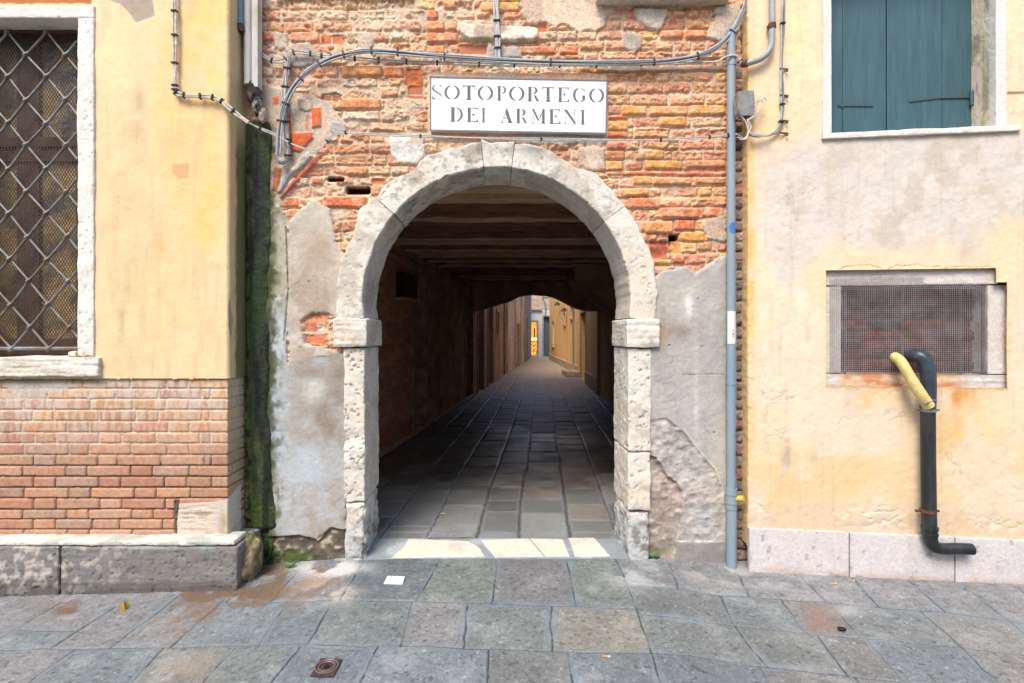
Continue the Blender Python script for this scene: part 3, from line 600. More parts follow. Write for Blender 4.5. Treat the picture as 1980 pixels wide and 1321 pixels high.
m1 = MB(); wallseg(m1, pt(8.0, -.22), pt(8.7, -.22), -.1, 2.47, .05); m1.build('door', M['dark_wood'], arch_b, bevel=.004)
for a, b in ((11.76, 11.86), (12.62, 12.74)):
    m1 = MB(); wallseg(m1, pt(a, .02), pt(b, .02), -.1, 2.33, .3); m1.build('door_post', M['pas_stone'], arch_b)
m1 = MB(); wallseg(m1, pt(11.86, -.24), pt(12.64, -.24), -.1, 2.3, .05); m1.build('door', M['dark_wood'], arch_b, bevel=.004)
m1 = MB(); wallseg(m1, pt(4.05, .09), pt(12.6, .09), -.05, .055, .12); m1.build('passage_kerb', M['pas_stone'], arch_b, bevel=.01)
m1 = MB(); wallseg(m1, pt(7.2, .12), pt(7.82, .12), 2.0, 2.34, .14); wb = m1.build('wall_box', M['dark_wood'], arch_b, bevel=.006)
m1 = MB(); wallseg(m1, pt(7.16, .17), pt(7.86, .17), 1.945, 1.998, .19); m1.build('box_ledge', M['pas_stone'], arch_b, bevel=.004)
m1 = MB(); wallseg(m1, (1.95, 4.0), (2.45, 11.4), -.1, 2.98, .4, 1); wallseg(m1, (2.45, 11.4), (2.53, 12.9), -.1, 2.98, .4, 1); m1.build('passage_wall', plain('ochre passage plaster', (240, 196, 140), .9, c2=(200, 152, 104), scale=3), arch_b)
# stair soffit sloping down on the right near the far end
m1 = MB(); m1.prism([(1.42, 9.6, 2.50), (2.32, 9.6, 1.82), (2.6, 9.6, 1.82), (2.6, 9.6, 2.95), (1.42, 9.6, 2.95)], (0, 1.2, 0)); m1.build('stair_soffit', plain('soffit plaster', (226, 186, 146), .9, c2=(190, 150, 114), scale=3), arch_b)
# ceiling: planks and every beam
MB().box(-2.3, 2.9, 3.95, 12.85, 2.88, 2.95).build('ceiling_boards', M['plank'], arch_b)
rb = random.Random(5); yb_ = 4.08; kk = 0
while yb_ < 12.6:
    wd = rb.uniform(.11, .16); zb = 2.70+rb.uniform(-.012, .012); x0, x1 = pas(yb_)-.05, 2.5
    n_ = 26; V = []
    m1 = MB(); pts = []
    for i in range(n_+1):
        xx = x0+(x1-x0)*i/n_; j1, j2, j3 = (rb.uniform(-.008, .008) for _ in range(3))
        pts.append([(xx, yb_+j1, zb+j3), (xx, yb_+wd+j2, zb+rb.uniform(-.008, .008)), (xx, yb_+wd+j2*.4, 2.885), (xx, yb_+j1*.4, 2.885)])
    m1.v = [p for q in pts for p in q]
    for i in range(n_):
        for k in range(4): m1.f.append((i*4+k, i*4+(k+1) % 4, i*4+4+(k+1) % 4, i*4+4+k))
    m1.f.append((0, 1, 2, 3)); m1.f.append(tuple(n_*4+k for k in (3, 2, 1, 0)))
    m1.build('ceiling_beam', M['beam'] if rb.random() < .6 else M['beam2'], arch_b, smooth=False, bevel=.006)
    yb_ += wd+rb.uniform(.13, .19); kk += 1
# far arch of the passage
m1 = MB(); xa, xb, zs, zt = -.56, 2.42, 2.03, 2.45; n_ = 24; arc = []
prof_ = [(913, 604), (950, 594), (986, 582.5), (1008, 571.6), (1030, 569.5), (1062, 571.6), (1080, 578), (1095, 586), (1114, 596), (1136, 601.6), (1160, 602)]
for i in range(n_+1):
    x_ = 913+(1160-913)*i/n_; y_ = float(np.interp(x_, [p[0] for p in prof_], [p[1] for p in prof_])); arc.append(((x_-CX)/F*12.72, H+(CY-y_)/F*12.72))
lower = arc; m1.v = []
for yy in (12.72, 13.02):
    for xx, zz in arc: m1.v.append((xx, yy, zz))
    for xx, zz in arc: m1.v.append((xx, yy, 3.0))
N = n_+1
for i in range(n_):
    m1.f.append((i, i+1, N+i+1, N+i)); m1.f.append((2*N+i, 3*N+i, 3*N+i+1, 2*N+i+1)); m1.f.append((i, 2*N+i, 2*N+i+1, i+1))
m1.build('far_arch', plain('far arch plaster', (226, 196, 162), .9, c2=(184, 152, 122), scale=3), arch_b)
# cable running under the passage ceiling
m1 = MB(); m1.tube(crv([(pas(d)+.05, d, 2.56+.02*math.sin(d*3)) for d in np.linspace(5.6, 12.4, 9)]), .02, 6)
tag(m1.build('ceiling_cable', M['cable_dark'], None, True), 'dark cable run under the ceiling along the left passage wall', 'cable')
# ================================================================== LEFT YELLOW HOUSE
DL = 3.37; XC = (442-CX)/F*DL
left_b = thing('yellow_house', 'yellow plastered house on the left with barred window and brick base', 'building', (XC, DL, 0))
lpath = [(-4.2, DL), (XC, DL), (XC, 3.64)]; UC = XC+4.2
LROW = [733, 752.5, 772.4, 793.6, 815.3, 837.3, 858.5, 880.5, 901.7, 922.9, 944, 965, 986.5, 1005.6, 1025.4, 1049]
LJ = [[-300, -60, 110, 180, 250, 940, 1205, 1360, 1800, 1960], [-200, 120, 330, 640, 830, 1145, 1460, 1525, 1960], [150, 380, 650, 960, 1200, 1368, 1760, 1960], [222, 382, 710, 980, 1145, 1468, 1522, 1960], [148, 475, 640, 955, 1220, 1375, 1960], [238, 395, 712, 875, 1128, 1452, 1530, 1960],
      [158, 485, 638, 945, 1208, 1375, 1760, 1960], [228, 390, 700, 842, 1160, 1482, 1530, 1960], [145, 463, 618, 940, 1100, 1370, 1755, 1960], [228, 390, 707, 867, 1185, 1349, 1534, 1960], [160, 487, 647, 967, 1127, 1378, 1960], [228, 393, 712, 873, 1193, 1272, 1960], [147, 465, 632, 948, 1105, 1258, 1960], [225, 387, 657, 858, 1172, 1274, 1960], [157, 475, 637, 950, 1264, 1960]]
LJ = [[-900, -700, -400, -180]+[v for v in r if v > -150] for r in LJ]
LJ = [[v/3.774 for v in r] for r in LJ]
def leftwall(U, Z, x, y):
    side = U > UC
    px = np.where(side, 442+(U-UC)*304.2, (U-4.2)/DL*F+CX)         # unrolled pixel coordinate
    py = CY-(Z-H)/DL*F
    # plaster
    n = fbm(px/70, py/110, 3, 5); c = np.broadcast_to(lin((238, 212, 170)), px.shape+(3,)).copy()
    c = mix(c, lin((243, 218, 180)), ss(.42, .62, n)*.7)
    c = blobs(c, px, py, [(400, 60, 45, 130, (244, 208, 140), .9), (370, 300, 70, 120, (242, 206, 144), .7), (330, 130, 30, 110, (240, 205, 140), .6), (262, 260, 28, 170, (222, 202, 162), .7), (250, 480, 60, 120, (222, 206, 164), .7), (400, 420, 30, 60, (246, 205, 120), .6),
                               (230, 690, 60, 40, (214, 204, 164), .5), (310, 580, 60, 80, (228, 210, 160), .5), (215, 120, 40, 90, (246, 222, 178), .6), (235, 630, 8, 40, (200, 188, 150), .5), (268, 215, 10, 60, (196, 180, 150), .4), (310, 480, 12, 12, (240, 190, 110), .5)], 7)
    c = mix(c, lin((200, 188, 156)), ss(.56, .72, fbm(px/14, py/90, 15, 4))*.35)
    cr = ss(.011, .003, np.abs(fbm(px/60, py/60, 47, 4)-.5))*ss(.58, .66, fbm(px/130, py/130, 49, 3)); c = mix(c, lin((160, 138, 104)), cr*.22)
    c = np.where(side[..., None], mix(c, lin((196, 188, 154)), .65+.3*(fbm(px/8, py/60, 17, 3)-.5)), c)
    sm = side*ss(462, 474, px+14*(fbm(px/5, py/16, 19, 3)-.5))*ss(200, 300, py); c = mix(c, lin((86, 92, 52)), sm*.85)
    h = (fbm(px/60, py/60, 23, 4)-.5)*.008+(fbm(px/8, py/8, 25, 3)-.5)*.0018
    wob = fbm(px/10, py/10, 27, 3)-.5; e = 0*px
    def patch(poly, col_, th, ew=2, a=1.):
        nonlocal h, c
        s = polysd(px, py, poly)+ew*2*wob; i = s < 0; k = (1-np.exp(np.minimum(s, 0)/1.2))
        h = h+np.where(i, th*k, 0); c = mix(c, lin(col_)*np.ones(px.shape+(3,))*(.9+.2*fbm(px/6, py/6, 33, 3))[..., None], np.where(i, np.minimum(k*2, 1)*a, 0))
    patch([(195, -60), (210, 2), (234, 10), (250, 26), (264, 46), (301, 32), (296, 0), (296, -60)], (176, 164, 152), -.004, .6)
    patch([(335, 318), (366, 316), (366, 345), (346, 346), (334, 334)], (222, 170, 130), .001, 2.5, .8)
    patch([(446, 576), (452, 596), (460, 612), (458, 640), (449, 662), (443, 630), (443, 592)], (160, 160, 156), -.008, .8)
    patch([(0, -60), (178, -60), (178, 8), (0, 8)], (186, 120, 70), -.004, 2)
    lab = np.zeros(px.shape, int)
    # brick base
    base = py > 733+1.5*wob; bx = px+1.2*(fbm(px/14, py/14, 41, 3)-.5)*2; by = py+1.6*(fbm(px/30, py/10, 43, 3)-.5)
    d, bid = courses(bx, by, LROW, LJ, 40, .9, 3.2); R = RB[bid]
    pal = lin([(196, 152, 124), (190, 146, 118), (200, 156, 122), (180, 146, 126), (188, 138, 114), (196, 154, 128), (182, 148, 130), (190, 146, 116)])
    cb = pal[(R[..., 0]*8).astype(int)]*(.84+.24*R[..., 1])[..., None]; cb = cb*(.74+.5*fbm(px/6, py/5, 45, 4))[..., None]; cb = mix(cb, lin((176, 152, 134)), ss(.5, .7, fbm(px/24, py/16, 46, 4))*.4)
    cb = mix(cb, lin((218, 170, 110)), (R[..., 3] > .72)*.45*ss(860, 780, py))
    wash = ss(930, 740, py+40*(fbm(px/50, py/40, 47, 3)-.5))*.62                      # lime wash from above
    cb = mix(cb, lin((222, 206, 190)), wash*ss(.3, .6, fbm(px/6, py/26, 49, 4)))
    prof = 1-np.exp(-np.maximum(d, 0)/1.0)
    mo = mix(lin((104, 84, 74))*np.ones(px.shape+(3,)), lin((212, 200, 186)), ss(900, 850, py+30*wob))
    fill = ss(910, 850, py+30*wob)
    hb = np.where(d > 0, -.010+.012*prof+(R[..., 2]-.5)*.003, -.012+.006*fill)+(fbm(px/6, py/6, 53, 3)-.5)*.0015
    cb = np.where((d > 0)[..., None], cb, mo)
    cb = mix(cb, lin((206, 196, 180)), ss(1, 0, d)*.4*fill)
    gs = ss(.42, .6, fbm(px/60, py/22, 57, 3))*ss(800, 745, py)*ss(330, 120, px); cb = mix(cb, lin((196, 190, 184)), gs*.9); hb = np.maximum(hb, np.where(gs > .4, -.001, -1))
    cb = mix(cb, lin((90, 96, 60)), ss(746, 736, py)*ss(210, 170, px)*.7)
    cb = np.where((side & base)[..., None], mix(cb, lin((186, 176, 146)), .45), cb)
    # pale stone block let into the brickwork, smeared with mortar towards the corner
    s = polysd(px, py, [(344, 974), (400, 972), (442, 966), (500, 950), (500, 1060), (342, 1060), (340, 1010)])+2*wob; i = s < 0; k = 1-np.exp(np.minimum(s, 0)/1.5)
    st = fbm(px/30, py/4.5, 61, 4); hs = .002+(st-.5)*.012*ss(425, 405, px); cs = mix(lin((214, 200, 186))*np.ones(px.shape+(3,)), lin((176, 158, 142)), ss(.42, .30, st)*ss(425, 405, px))
    cs = mix(cs, lin((206, 200, 190)), ss(405, 425, px)*.8); cs = blobs(cs, px, py, [(430, 1020, 10, 22, (176, 150, 118), .7), (452, 1045, 16, 20, (140, 116, 92), .8)], 63)
    hb = np.where(i, hb*(1-k)+hs*k, hb); cb = np.where(i[..., None], mix(cb, cs, np.minimum(k*1.6, 1)), cb)
    g_ = (px > 334) & (px < 345) & (py > 968) & (py < 1050); hb = np.where(g_ & ~i, -.018+.02*(fbm(px/3, py/4, 65, 3)), hb); cb = np.where((g_ & ~i)[..., None], lin((96, 92, 84))*(.5+fbm(px/3, py/4, 67, 3))[..., None], cb)
    h = np.where(base, hb-.012, h+.004); c = np.where(base[..., None], cb, c); lab = np.where(base, 1, 0)
    c = np.where(base[..., None], c, c*np.array([.99, .945, .90]))
    lab = np.where((py < 690) & (py > 24) & (px < 160), -1, lab)       # window opening
    return h, c, lab
P, col, lab = relief(lpath, -.02, 3.98, .005, leftwall, u0=.75)
emit_labels(P, col, lab, {0: ('plaster_wall', M['plaster'], None), 1: ('brick_base', M['smooth_brick'], None)}, left_b)
MB().box(-8, XC-.02, DL+.28, 12.6, -.2, 3.0).box(-8, XC-.01, DL+.02, 12.9, 3.99, 9.5).build('house_body', plain('upper yellow plaster', (238, 212, 158), .9, c2=(220, 195, 140), scale=2), left_b)
MB().box(-8, -3.45, DL-.0, DL+.27, -.2, 3.98).build('side_wall', plain('side yellow plaster', (238, 212, 158), .9), left_b)
# plinth
def pl_col(P):
    c = stone_col(P, 430, .3); n = fbm3(P, (6, 6, 10), 431, 5); t = ss(.262, .20, P[..., 2]+.10*(n-.5))
    c = mix(c, lin((112, 112, 114)), t*.9); c = mix(c, lin((196, 190, 180)), ss(.5, .62, fbm3(P, 24, 433, 4))*t*.5*ss(-1.9, -2.9, P[..., 0]+.6*(n-.5))*1.6)
    c = mix(c, lin((150, 172, 162)), ss(.5, .65, fbm3(P, 9, 434, 4))*ss(.13, .2, P[..., 2])*.6)
    c = mix(c, lin((60, 54, 50)), ss(-.03, -.085, P[..., 2]+.01*P[..., 0])*.5); return c
rblock('plinth_stone', -4.2, -2.69, 3.258, 3.42, -.22, .190, left_b, M['stone'], res=.008, amp=.012, r=.018, seed=430, strat=.003, pit=.01, colf=pl_col, scl=12)
rblock('plinth_stone', -2.688, (459-CX)/F*3.262, 3.262, 3.60, -.22, .186, left_b, M['stone'], res=.007, amp=.008, r=.014, seed=440, strat=.003, pit=.008, colf=pl_col, scl=12)
rblock('plinth_top_moulding', -4.2, (452-CX)/F*3.262, 3.268, 3.44, .187, .222, left_b, M['stone'], res=.007, amp=.006, r=.012, seed=450, pit=.006, colf=lambda P: mix(stone_col(P, 450, .3), lin((156, 176, 168)), ss(.48, .62, fbm3(P, 8, 452, 4))*.65), scl=12)
# window of the left house
win = bpy.data.objects.new('window', None); C.objects.link(win); win.parent = left_b; win.location = (0, 0, 0)
wx_ = lambda px, D=DL: (px-CX)/F*D
wz_ = lambda py, D=DL: H+(CY-py)/F*D
rblock('sill', -4.2, wx_(193, 3.345), 3.333, 3.55, wz_(729, 3.335), wz_(691, 3.335), win, M['stone'], seed=460, amp=.005, strat=.010, r=.010, pit=.004, colf=lambda P: stone_col(P, 460, .3))
rblock('jamb', wx_(148, 3.35), wx_(181, 3.35), 3.35, 3.62, wz_(690, 3.35), wz_(34, 3.35), win, M['stone'], seed=470, amp=.009, r=.010, pit=.006, colf=lambda P: mix(stone_col(P, 470, .2), lin((238, 236, 230)), .5), scl=7)
rblock('lintel', -4.2, wx_(181, 3.35), 3.352, 3.50, wz_(34, 3.35), wz_(9, 3.35), win, M['stone'], seed=480, amp=.005, strat=.003, r=.008, pit=.004, colf=lambda P: mix(stone_col(P, 480, .2), lin((238, 236, 230)), .4))
MB().box(-4.2, wx_(156), 3.50, 3.60, wz_(60, 3.5), wz_(9, 3.5)).build('head_beam', M['frame_wood'], win)
DF = 3.60                                                    # wooden frame and glass plane
fr = MB()
for a, b in ((-60, -40), (32, 76), (146, 160)): fr.box(wx_(a, DF), wx_(b, DF), DF, DF+.05, wz_(700, DF), wz_(40, DF))
for a, b in ((40, 80), (266, 284), (292, 314), (655, 700)): fr.box(wx_(-60, DF), wx_(160, DF), DF-.012, DF+.045, wz_(b, DF), wz_(a, DF))
fr.build('frame', M['frame_wood'], win, bevel=.004)
def glassmat():
    m, n, l, p = nodes('old bottle glass'); tc = n.new('ShaderNodeTexCoord')
    v = n.new('ShaderNodeTexVoronoi'); v.inputs['Scale'].default_value = 34; v.feature = 'SMOOTH_F1'; l.new(tc.outputs['Object'], v.inputs['Vector'])
    no = n.new('ShaderNodeTexNoise'); no.inputs['Scale'].default_value = 6; no.inputs['Detail'].default_value = 5; l.new(tc.outputs['Object'], no.inputs['Vector'])
    r = n.new('ShaderNodeValToRGB'); e = r.color_ramp.elements; e[0].position = .35; e[0].color = (*lin((104, 100, 94)), 1); e[1].position = .58; e[1].color = (*lin((232, 196, 132)), 1); l.new(no.outputs[0], r.inputs[0]); l.new(r.outputs[0], p.inputs['Base Color'])  # amber reflections painted into the glass colour
    bu = n.new('ShaderNodeBump'); bu.inputs['Strength'].default_value = .8; bu.inputs['Distance'].default_value = .01; l.new(v.outputs[0], bu.inputs['Height']); l.new(bu.outputs[0], p.inputs['Normal'])
    p.inputs['Roughness'].default_value = .18; p.inputs['Specular IOR Level'].default_value = .8; return m
M['glass'] = glassmat()
for a, b in ((-40, 32), (76, 146)):
    for c_, d_ in ((80, 266), (314, 655)): MB().box(wx_(a, DF), wx_(b, DF), DF+.02, DF+.028, wz_(d_, DF), wz_(c_, DF)).build('pane', M['glass'], win)
# perforated sheet just inside the bars
mw = MB(); Dm = 3.53; x0, x1, z0, z1 = wx_(-60, Dm), wx_(156, Dm), wz_(684, Dm), wz_(58, Dm); stp = .0200; hgt = z1-z0
for sgn in (1, -1):
    c0 = x0-hgt*.7
    while c0 < x1+hgt*.7:                                    # diagonal wires, clipped to the opening
        xs, xe = c0, c0+sgn*hgt*.62
        t0, t1 = 0., 1.; dx = xe-xs
        for lim, s_ in ((x0, 1), (x1, -1)):
            t = (lim-xs)/dx; inc = dx*s_ > 0
            if inc: t0 = max(t0, t)
            else: t1 = min(t1, t)
        if t1 > t0+.002: mw.bar((xs+dx*t0, Dm, z0+hgt*t0), (xs+dx*t1, Dm, z0+hgt*t1), .0044, .002)
        c0 += stp
mw.build('perforated_screen', M['darkwire'], win)
# diagonal iron bars
Dg = 3.47; gr = MB(); gpx = lambda x_, y_: (wx_(x_, Dg), Dg, wz_(y_, Dg))
cols = [128+37.5*k for k in range(-5, 2)]
def nodept(i, j):                                            # lattice node
    jj = math.sin(i*7.1+j*3.3)*1.6; ym = 107+44*j; return (128+37.3*i+jj+max(0, ym-380)*.022, ym+math.cos(i*5.7+j*2.1)*1.6+max(0, ym-400)*(-.01))
x_lo, x_hi, y_lo, y_hi = -60, 150, 62, 678
def clipseg(a, b):
    t0, t1 = 0., 1.
    for c0, dd, lo, hi in ((a[0], b[0]-a[0], x_lo, x_hi), (a[1], b[1]-a[1], y_lo, y_hi)):
        if dd == 0: continue
        ta, tb = (lo-c0)/dd, (hi-c0)/dd
        if ta > tb: ta, tb = tb, ta
        t0, t1 = max(t0, ta), min(t1, tb)
    if t1 <= t0: return None
    return (a[0]+(b[0]-a[0])*t0, a[1]+(b[1]-a[1])*t0), (a[0]+(b[0]-a[0])*t1, a[1]+(b[1]-a[1])*t1)
og = bpy.data.objects.new('window_grille', None); C.objects.link(og); og.parent = left_b
def lattice(di, off):
    for st_ in range(-24, 24):
        pts = []; i, j = (st_, -3) if (st_-3) % 2 == 0 else (None, None)
        if i is None: continue
        for k in range(20):
            s_ = clipseg(nodept(i, j), nodept(i+di, j+1))
            if s_:
                for f_ in np.linspace(0, 1, 13):
                    q_ = (s_[0][0]+(s_[1][0]-s_[0][0])*f_, s_[0][1]+(s_[1][1]-s_[0][1])*f_); pts.append(q_)
            i += di; j += 1
        if len(pts) < 3: continue
        nd = [nodept(a, b) for a in range(-8, 8) for b in range(-4, 18) if (a+b) % 2 == 0]; nd = np.array(nd); out = []; rad = []
        for q_ in pts:
            dn = float(np.min(np.hypot(nd[:, 0]-q_[0], nd[:, 1]-q_[1]))); bump = math.exp(-(dn/4.5)**2); a_ = gpx(*q_)
            out.append((a_[0], a_[1]-off*(.4+.6*bump)-(.004*bump if off else 0), a_[2])); rad.append(.0078+.0042*bump*(1 if off else .4))
        keep = [0]+[k for k in range(1, len(out)) if math.dist(out[k], out[k-1]) > 1e-4]; out = [out[k] for k in keep]; rad = [rad[k] for k in keep]
        if len(out) < 3: continue
        MB().tube(out, lambda t: rad[min(len(rad)-1, int(round(t*(len(rad)-1))))], 8).build('grille_bar', M['iron'], og, True)
lattice(1, 0); lattice(-1, .012)
gr = MB()
gr.tube([gpx(-60, 674), gpx(152, 674)], .013, 8)
gr.build('bottom_rail', M['iron'], og, True)
rblock('loose_stone', wx_(136, 3.4), wx_(153, 3.4), 3.37, 3.43, wz_(691, 3.4), wz_(679, 3.4), win, M['stone'], seed=485, amp=.01, r=.012, res=.006)
# ================================================================== mossy drain casing in the corner
def mossy():
    z = np.arange(-.10, 2.93, .006); u = np.linspace(0, 1, 46); U, Z = np.meshgrid(u, z); py = CY-(Z-H)/3.56*F
    xr = np.interp(py, [200, 240, 400, 550, 800, 960, 1020, 1070], [516, 522, 522, 518, 521, 531, 538, 520]); xl = np.interp(py, [200, 800, 960, 1070], [474, 476, 480, 486])
    px = xl+(xr-xl)*U+3*(fbm(U*2, Z*9, 3, 3)-.5)+ss(.6, 1, U)*9*(fbm(Z*6, Z*0, 13, 4)-.5)
    bul = np.sqrt(np.clip(1-(2*U-1)**2, 0, 1))*.036*ss(1035, 1020, py)*ss(205, 260, py)
    P0 = np.stack([(px-CX)/F*3.585, 3.60-bul, Z], -1); n = fbm3(P0, 22, 5, 5); n2 = fbm3(P0, (12, 12, 4), 9, 4); n3 = fbm3(P0, 60, 19, 3)
    P0[..., 1] -= (n2-.5)*.018+(n-.5)*.010+(n3-.5)*.003
    c = np.broadcast_to(lin((44, 50, 44)), P0.shape).copy(); c = mix(c, lin((96, 90, 70)), ss(.52, .7, n2)*.6)
    eg = np.maximum(ss(.30, .02, U), ss(.80, 1.0, U)*.5); c = mix(c, lin((98, 128, 50)), eg*ss(.36, .56, n)*.9)
    c = mix(c, lin((74, 94, 36)), ss(940, 990, py)*ss(.35, .6, n)*.95); c = mix(c, lin((120, 112, 84)), ss(.5, .7, n2)*ss(720, 760, py)*ss(830, 800, py)*.5)
    c = mix(c, lin((96, 88, 66)), ss(300, 230, py)*.4); c = mix(c, lin((60, 84, 38)), ss(.50, .66, fbm3(P0, (16, 16, 2.2), 29, 4))*.45); c = mix(c, lin((24, 28, 26)), ss(.46, .62, fbm3(P0, (18, 18, 1.8), 33, 4))*ss(.12, .3, U)*.85)
    return link('mossy_drain_casing', grid(P0, c, name='moss'), M['moss'], None)
tag(mossy(), 'black green moss covered drain casing in the corner beside the yellow house', 'drain casing')
# ================================================================== RIGHT YELLOW HOUSE
RA = np.array([1.666, 3.50]); RD = np.array([.9924, -.1230]); RN = np.array([-.1230, -.9924])   # start, direction, outward normal in plan
def ru(px, off=0.):                                          # distance along the wall of a photo column, at an offset outward
    A = RA+RN*off; k = (px-CX)/F; return (k*A[1]-A[0])/(RD[0]-k*RD[1])
def rp(px, py, off=0.):
    u = ru(px, off); p = RA+RD*u+RN*off; return (p[0], p[1], H+(CY-py)/F*p[1])
def ruz(u, z, off=0.): p = RA+RD*u+RN*off; return (p[0], p[1], z)
right_b = thing('cream_house', 'cream and yellow plastered house on the right with teal shutters', 'building', (RA[0], RA[1], -.06))
rpath = [(RA[0]+.012, 3.64), tuple(RA), tuple(RA+RD*2.3)]; U0 = math.dist(rpath[0], rpath[1])
WU0, WU1 = ru(1606), ru(1923); WZ0 = rp(1700, 252)[2]; 
VU0, VU1 = ru(1598), ru(1942); VZ0, VZ1 = rp(1600, 745)[2]+.0, rp(1600, 526)[2]
def rightwall(U, Z, x, y):
    px = x/y*F+CX; py = CY-(Z-H)/y*F; u = U-U0
    n = fbm(px/80, py/80, 3, 5); n2 = fbm(px/20, py/24, 13, 4); c = np.broadcast_to(lin((238, 213, 176)), px.shape+(3,)).copy()
    c = mix(c, lin((242, 220, 188)), ss(.4, .6, n)*.6)
    G = (212, 206, 198)
    c = blobs(c, px, py, [(1560, 350, 70, 80, G, 1.6), (1700, 340, 120, 80, (212, 208, 202), 1.6), (1850, 340, 110, 80, (208, 205, 198), 1.6), (1700, 420, 160, 50, (220, 212, 200), .95), (1530, 430, 55, 60, (236, 226, 208), .9), (1890, 300, 120, 30, G, .8), (1850, 420, 60, 50, (206, 202, 192), .8), (1930, 380, 50, 70, (204, 200, 186), .8),
                               (1590, 380, 26, 50, (200, 180, 162), .6), (1700, 290, 40, 14, (190, 176, 164), .6), (1790, 290, 60, 12, (196, 186, 176), .5), (1520, 560, 40, 70, (236, 228, 210), .7), (1500, 640, 30, 160, (240, 224, 188), .5), (1560, 800, 70, 60, (232, 224, 200), .6), (1700, 850, 120, 50, (236, 222, 188), .5),
                               (1500, 950, 60, 60, (224, 200, 150), .6), (1640, 930, 120, 60, (228, 204, 156), .7), (1700, 1000, 160, 26, (226, 212, 190), .6), (1880, 900, 90, 90, (232, 208, 154), .6), (1960, 850, 14, 200, (228, 216, 184), .6), (1522, 880, 8, 34, (190, 176, 156), .8), (1575, 885, 10, 16, (205, 186, 152), .7),
                               (1870, 460, 24, 30, (210, 190, 150), .7), (1950, 470, 40, 50, (238, 216, 170), .9), (1850, 775, 13, 34, (214, 140, 60), .85), (1812, 770, 9, 16, (206, 140, 70), .7), (1880, 765, 28, 18, (226, 168, 98), .7), (1662, 775, 22, 22, (232, 180, 112), .7), (1830, 830, 40, 60, (230, 196, 140), .5), (1755, 765, 16, 30, (230, 190, 130), .5),
                               (1520, 60, 40, 100, (248, 220, 172), .7), (1500, 240, 60, 40, (246, 216, 164), .7), (1700, 1010, 8, 30, (200, 180, 150), .5), (1452, 500, 8, 400, (240, 196, 120), .6)], 7)
    bare = ss(18, -26, polysd(px, py, [(1478, 330), (1560, 300), (1600, 268), (1760, 262), (1990, 262), (2060, 262), (2060, 400), (1935, 405), (1900, 440), (1880, 500), (1820, 478), (1700, 470), (1590, 462), (1560, 500), (1530, 560), (1490, 560), (1474, 440)])+70*(fbm(px/60, py/60, 53, 5)-.5))
    c = mix(c, lin((214, 210, 200))*(.9+.2*fbm(px/26, py/30, 55, 4))[..., None], bare*.92); c = mix(c, lin((190, 182, 166)), bare*ss(.52, .68, fbm(px/34, py/44, 57, 4))*.55)
    low = ss(.45, .62, fbm(px/90, py/70, 59, 4))*ss(560, 640, py)*.6; c = mix(c, lin((228, 218, 200)), low)
    c = mix(c, lin((214, 196, 160)), ss(.56, .72, n2)*.25)
    c = mix(c, lin((206, 190, 174)), ss(.55, .75, fbm(px/9, py/9, 17, 3))*.30*ss(270, 300, py)*ss(480, 440, py))
    drp = ss(.60, .74, fbm(px/10, py/130, 43, 4))*.16; c = mix(c, lin((176, 160, 136)), drp); gm = ss(960, 1030, py+30*(n2-.5))*.30; c = mix(c, lin((176, 160, 140)), gm)
    cr = ss(.012, .003, np.abs(fbm(px/60, py/60, 47, 4)-.5))*ss(.58, .66, fbm(px/130, py/130, 49, 3)); c = mix(c, lin((150, 130, 104)), cr*.25)
    h = (n-.5)*.008+(fbm(px/9, py/9, 23, 3)-.5)*.0036-.0015*cr; wob = fbm(px/12, py/12, 27, 4)-.5
    # flaking paint low down
    sp = ss(.52, .56, fbm(px/16, py/10, 37, 4))*np.exp(-((px-1690)/75)**2-((py-1000)/22)**2)*1.3+ss(.55, .6, fbm(px/14, py/9, 39, 4))*np.exp(-((px-1930)/60)**2-((py-1015)/14)**2)+ss(.55, .6, fbm(px/14, py/12, 39, 4))*np.exp(-((px-1465)/20)**2-((py-985)/22)**2)
    sp = np.clip(sp, 0, 1); h -= .004*sp; c = mix(c, lin((232, 222, 200)), sp*.7)
    # smooth raised patch at the far right, reveal of the vent
    m = polysd(px, py, [(1946, 180), (2040, 180), (2040, -80), (1944, -80)]); h = h+.010*ss(2, -2, m)
    s = polysd(u*300, Z*300, [(VU0*300-1, VZ0*300-1), (VU1*300+2, VZ0*300-1), (VU1*300+2, VZ1*300-24), (ru(1922)*300+1, VZ1*300-24), (ru(1922)*300+1, VZ1*300+2), (VU0*300-1, VZ1*300+2)])
    lip = np.exp(-np.maximum(s+1*wob, 0)/4.)*(s > -3); h = h+.006*lip; c = mix(c, lin((244, 206, 138)), lip*.8)
    lip2 = np.clip(1-np.abs(polysd(px, py+9*wob, [(1600, 530), (1640, 516), (1680, 512), (1712, 524), (1734, 514), (1775, 512), (1800, 518), (1924, 516), (1924, 527), (1600, 534)]))/1.3, 0, 1)*(py < 527); c = mix(c, lin((150, 110, 66)), lip2*.8); h -= .004*lip2
    lab = np.zeros(px.shape, int)
    hole = s < 0
    wopen = (u > ru(1592)+.01) & (u < ru(1944)-.005) & (Z > WZ0-.03)
    lab = np.where(hole | wopen, -1, lab); c = c*np.array([.99, .965, .985])
    e = ss(.03, 0, u)*(u > -.2); h = h+.006*e*(fbm(px/8, py/8, 41, 3)); c = mix(c, lin((240, 200, 130)), ss(0.012, -.01, u)*.6)
    return h, c, lab
P, col, lab = relief(rpath, .10, 3.98, .005, rightwall)
emit_labels(P, col, lab, {0: ('plaster_wall', M['plaster'], None)}, right_b)
mcore = plain('upper cream plaster', (240, 214, 164), .9, c2=(225, 200, 150), scale=2)
mb = MB()
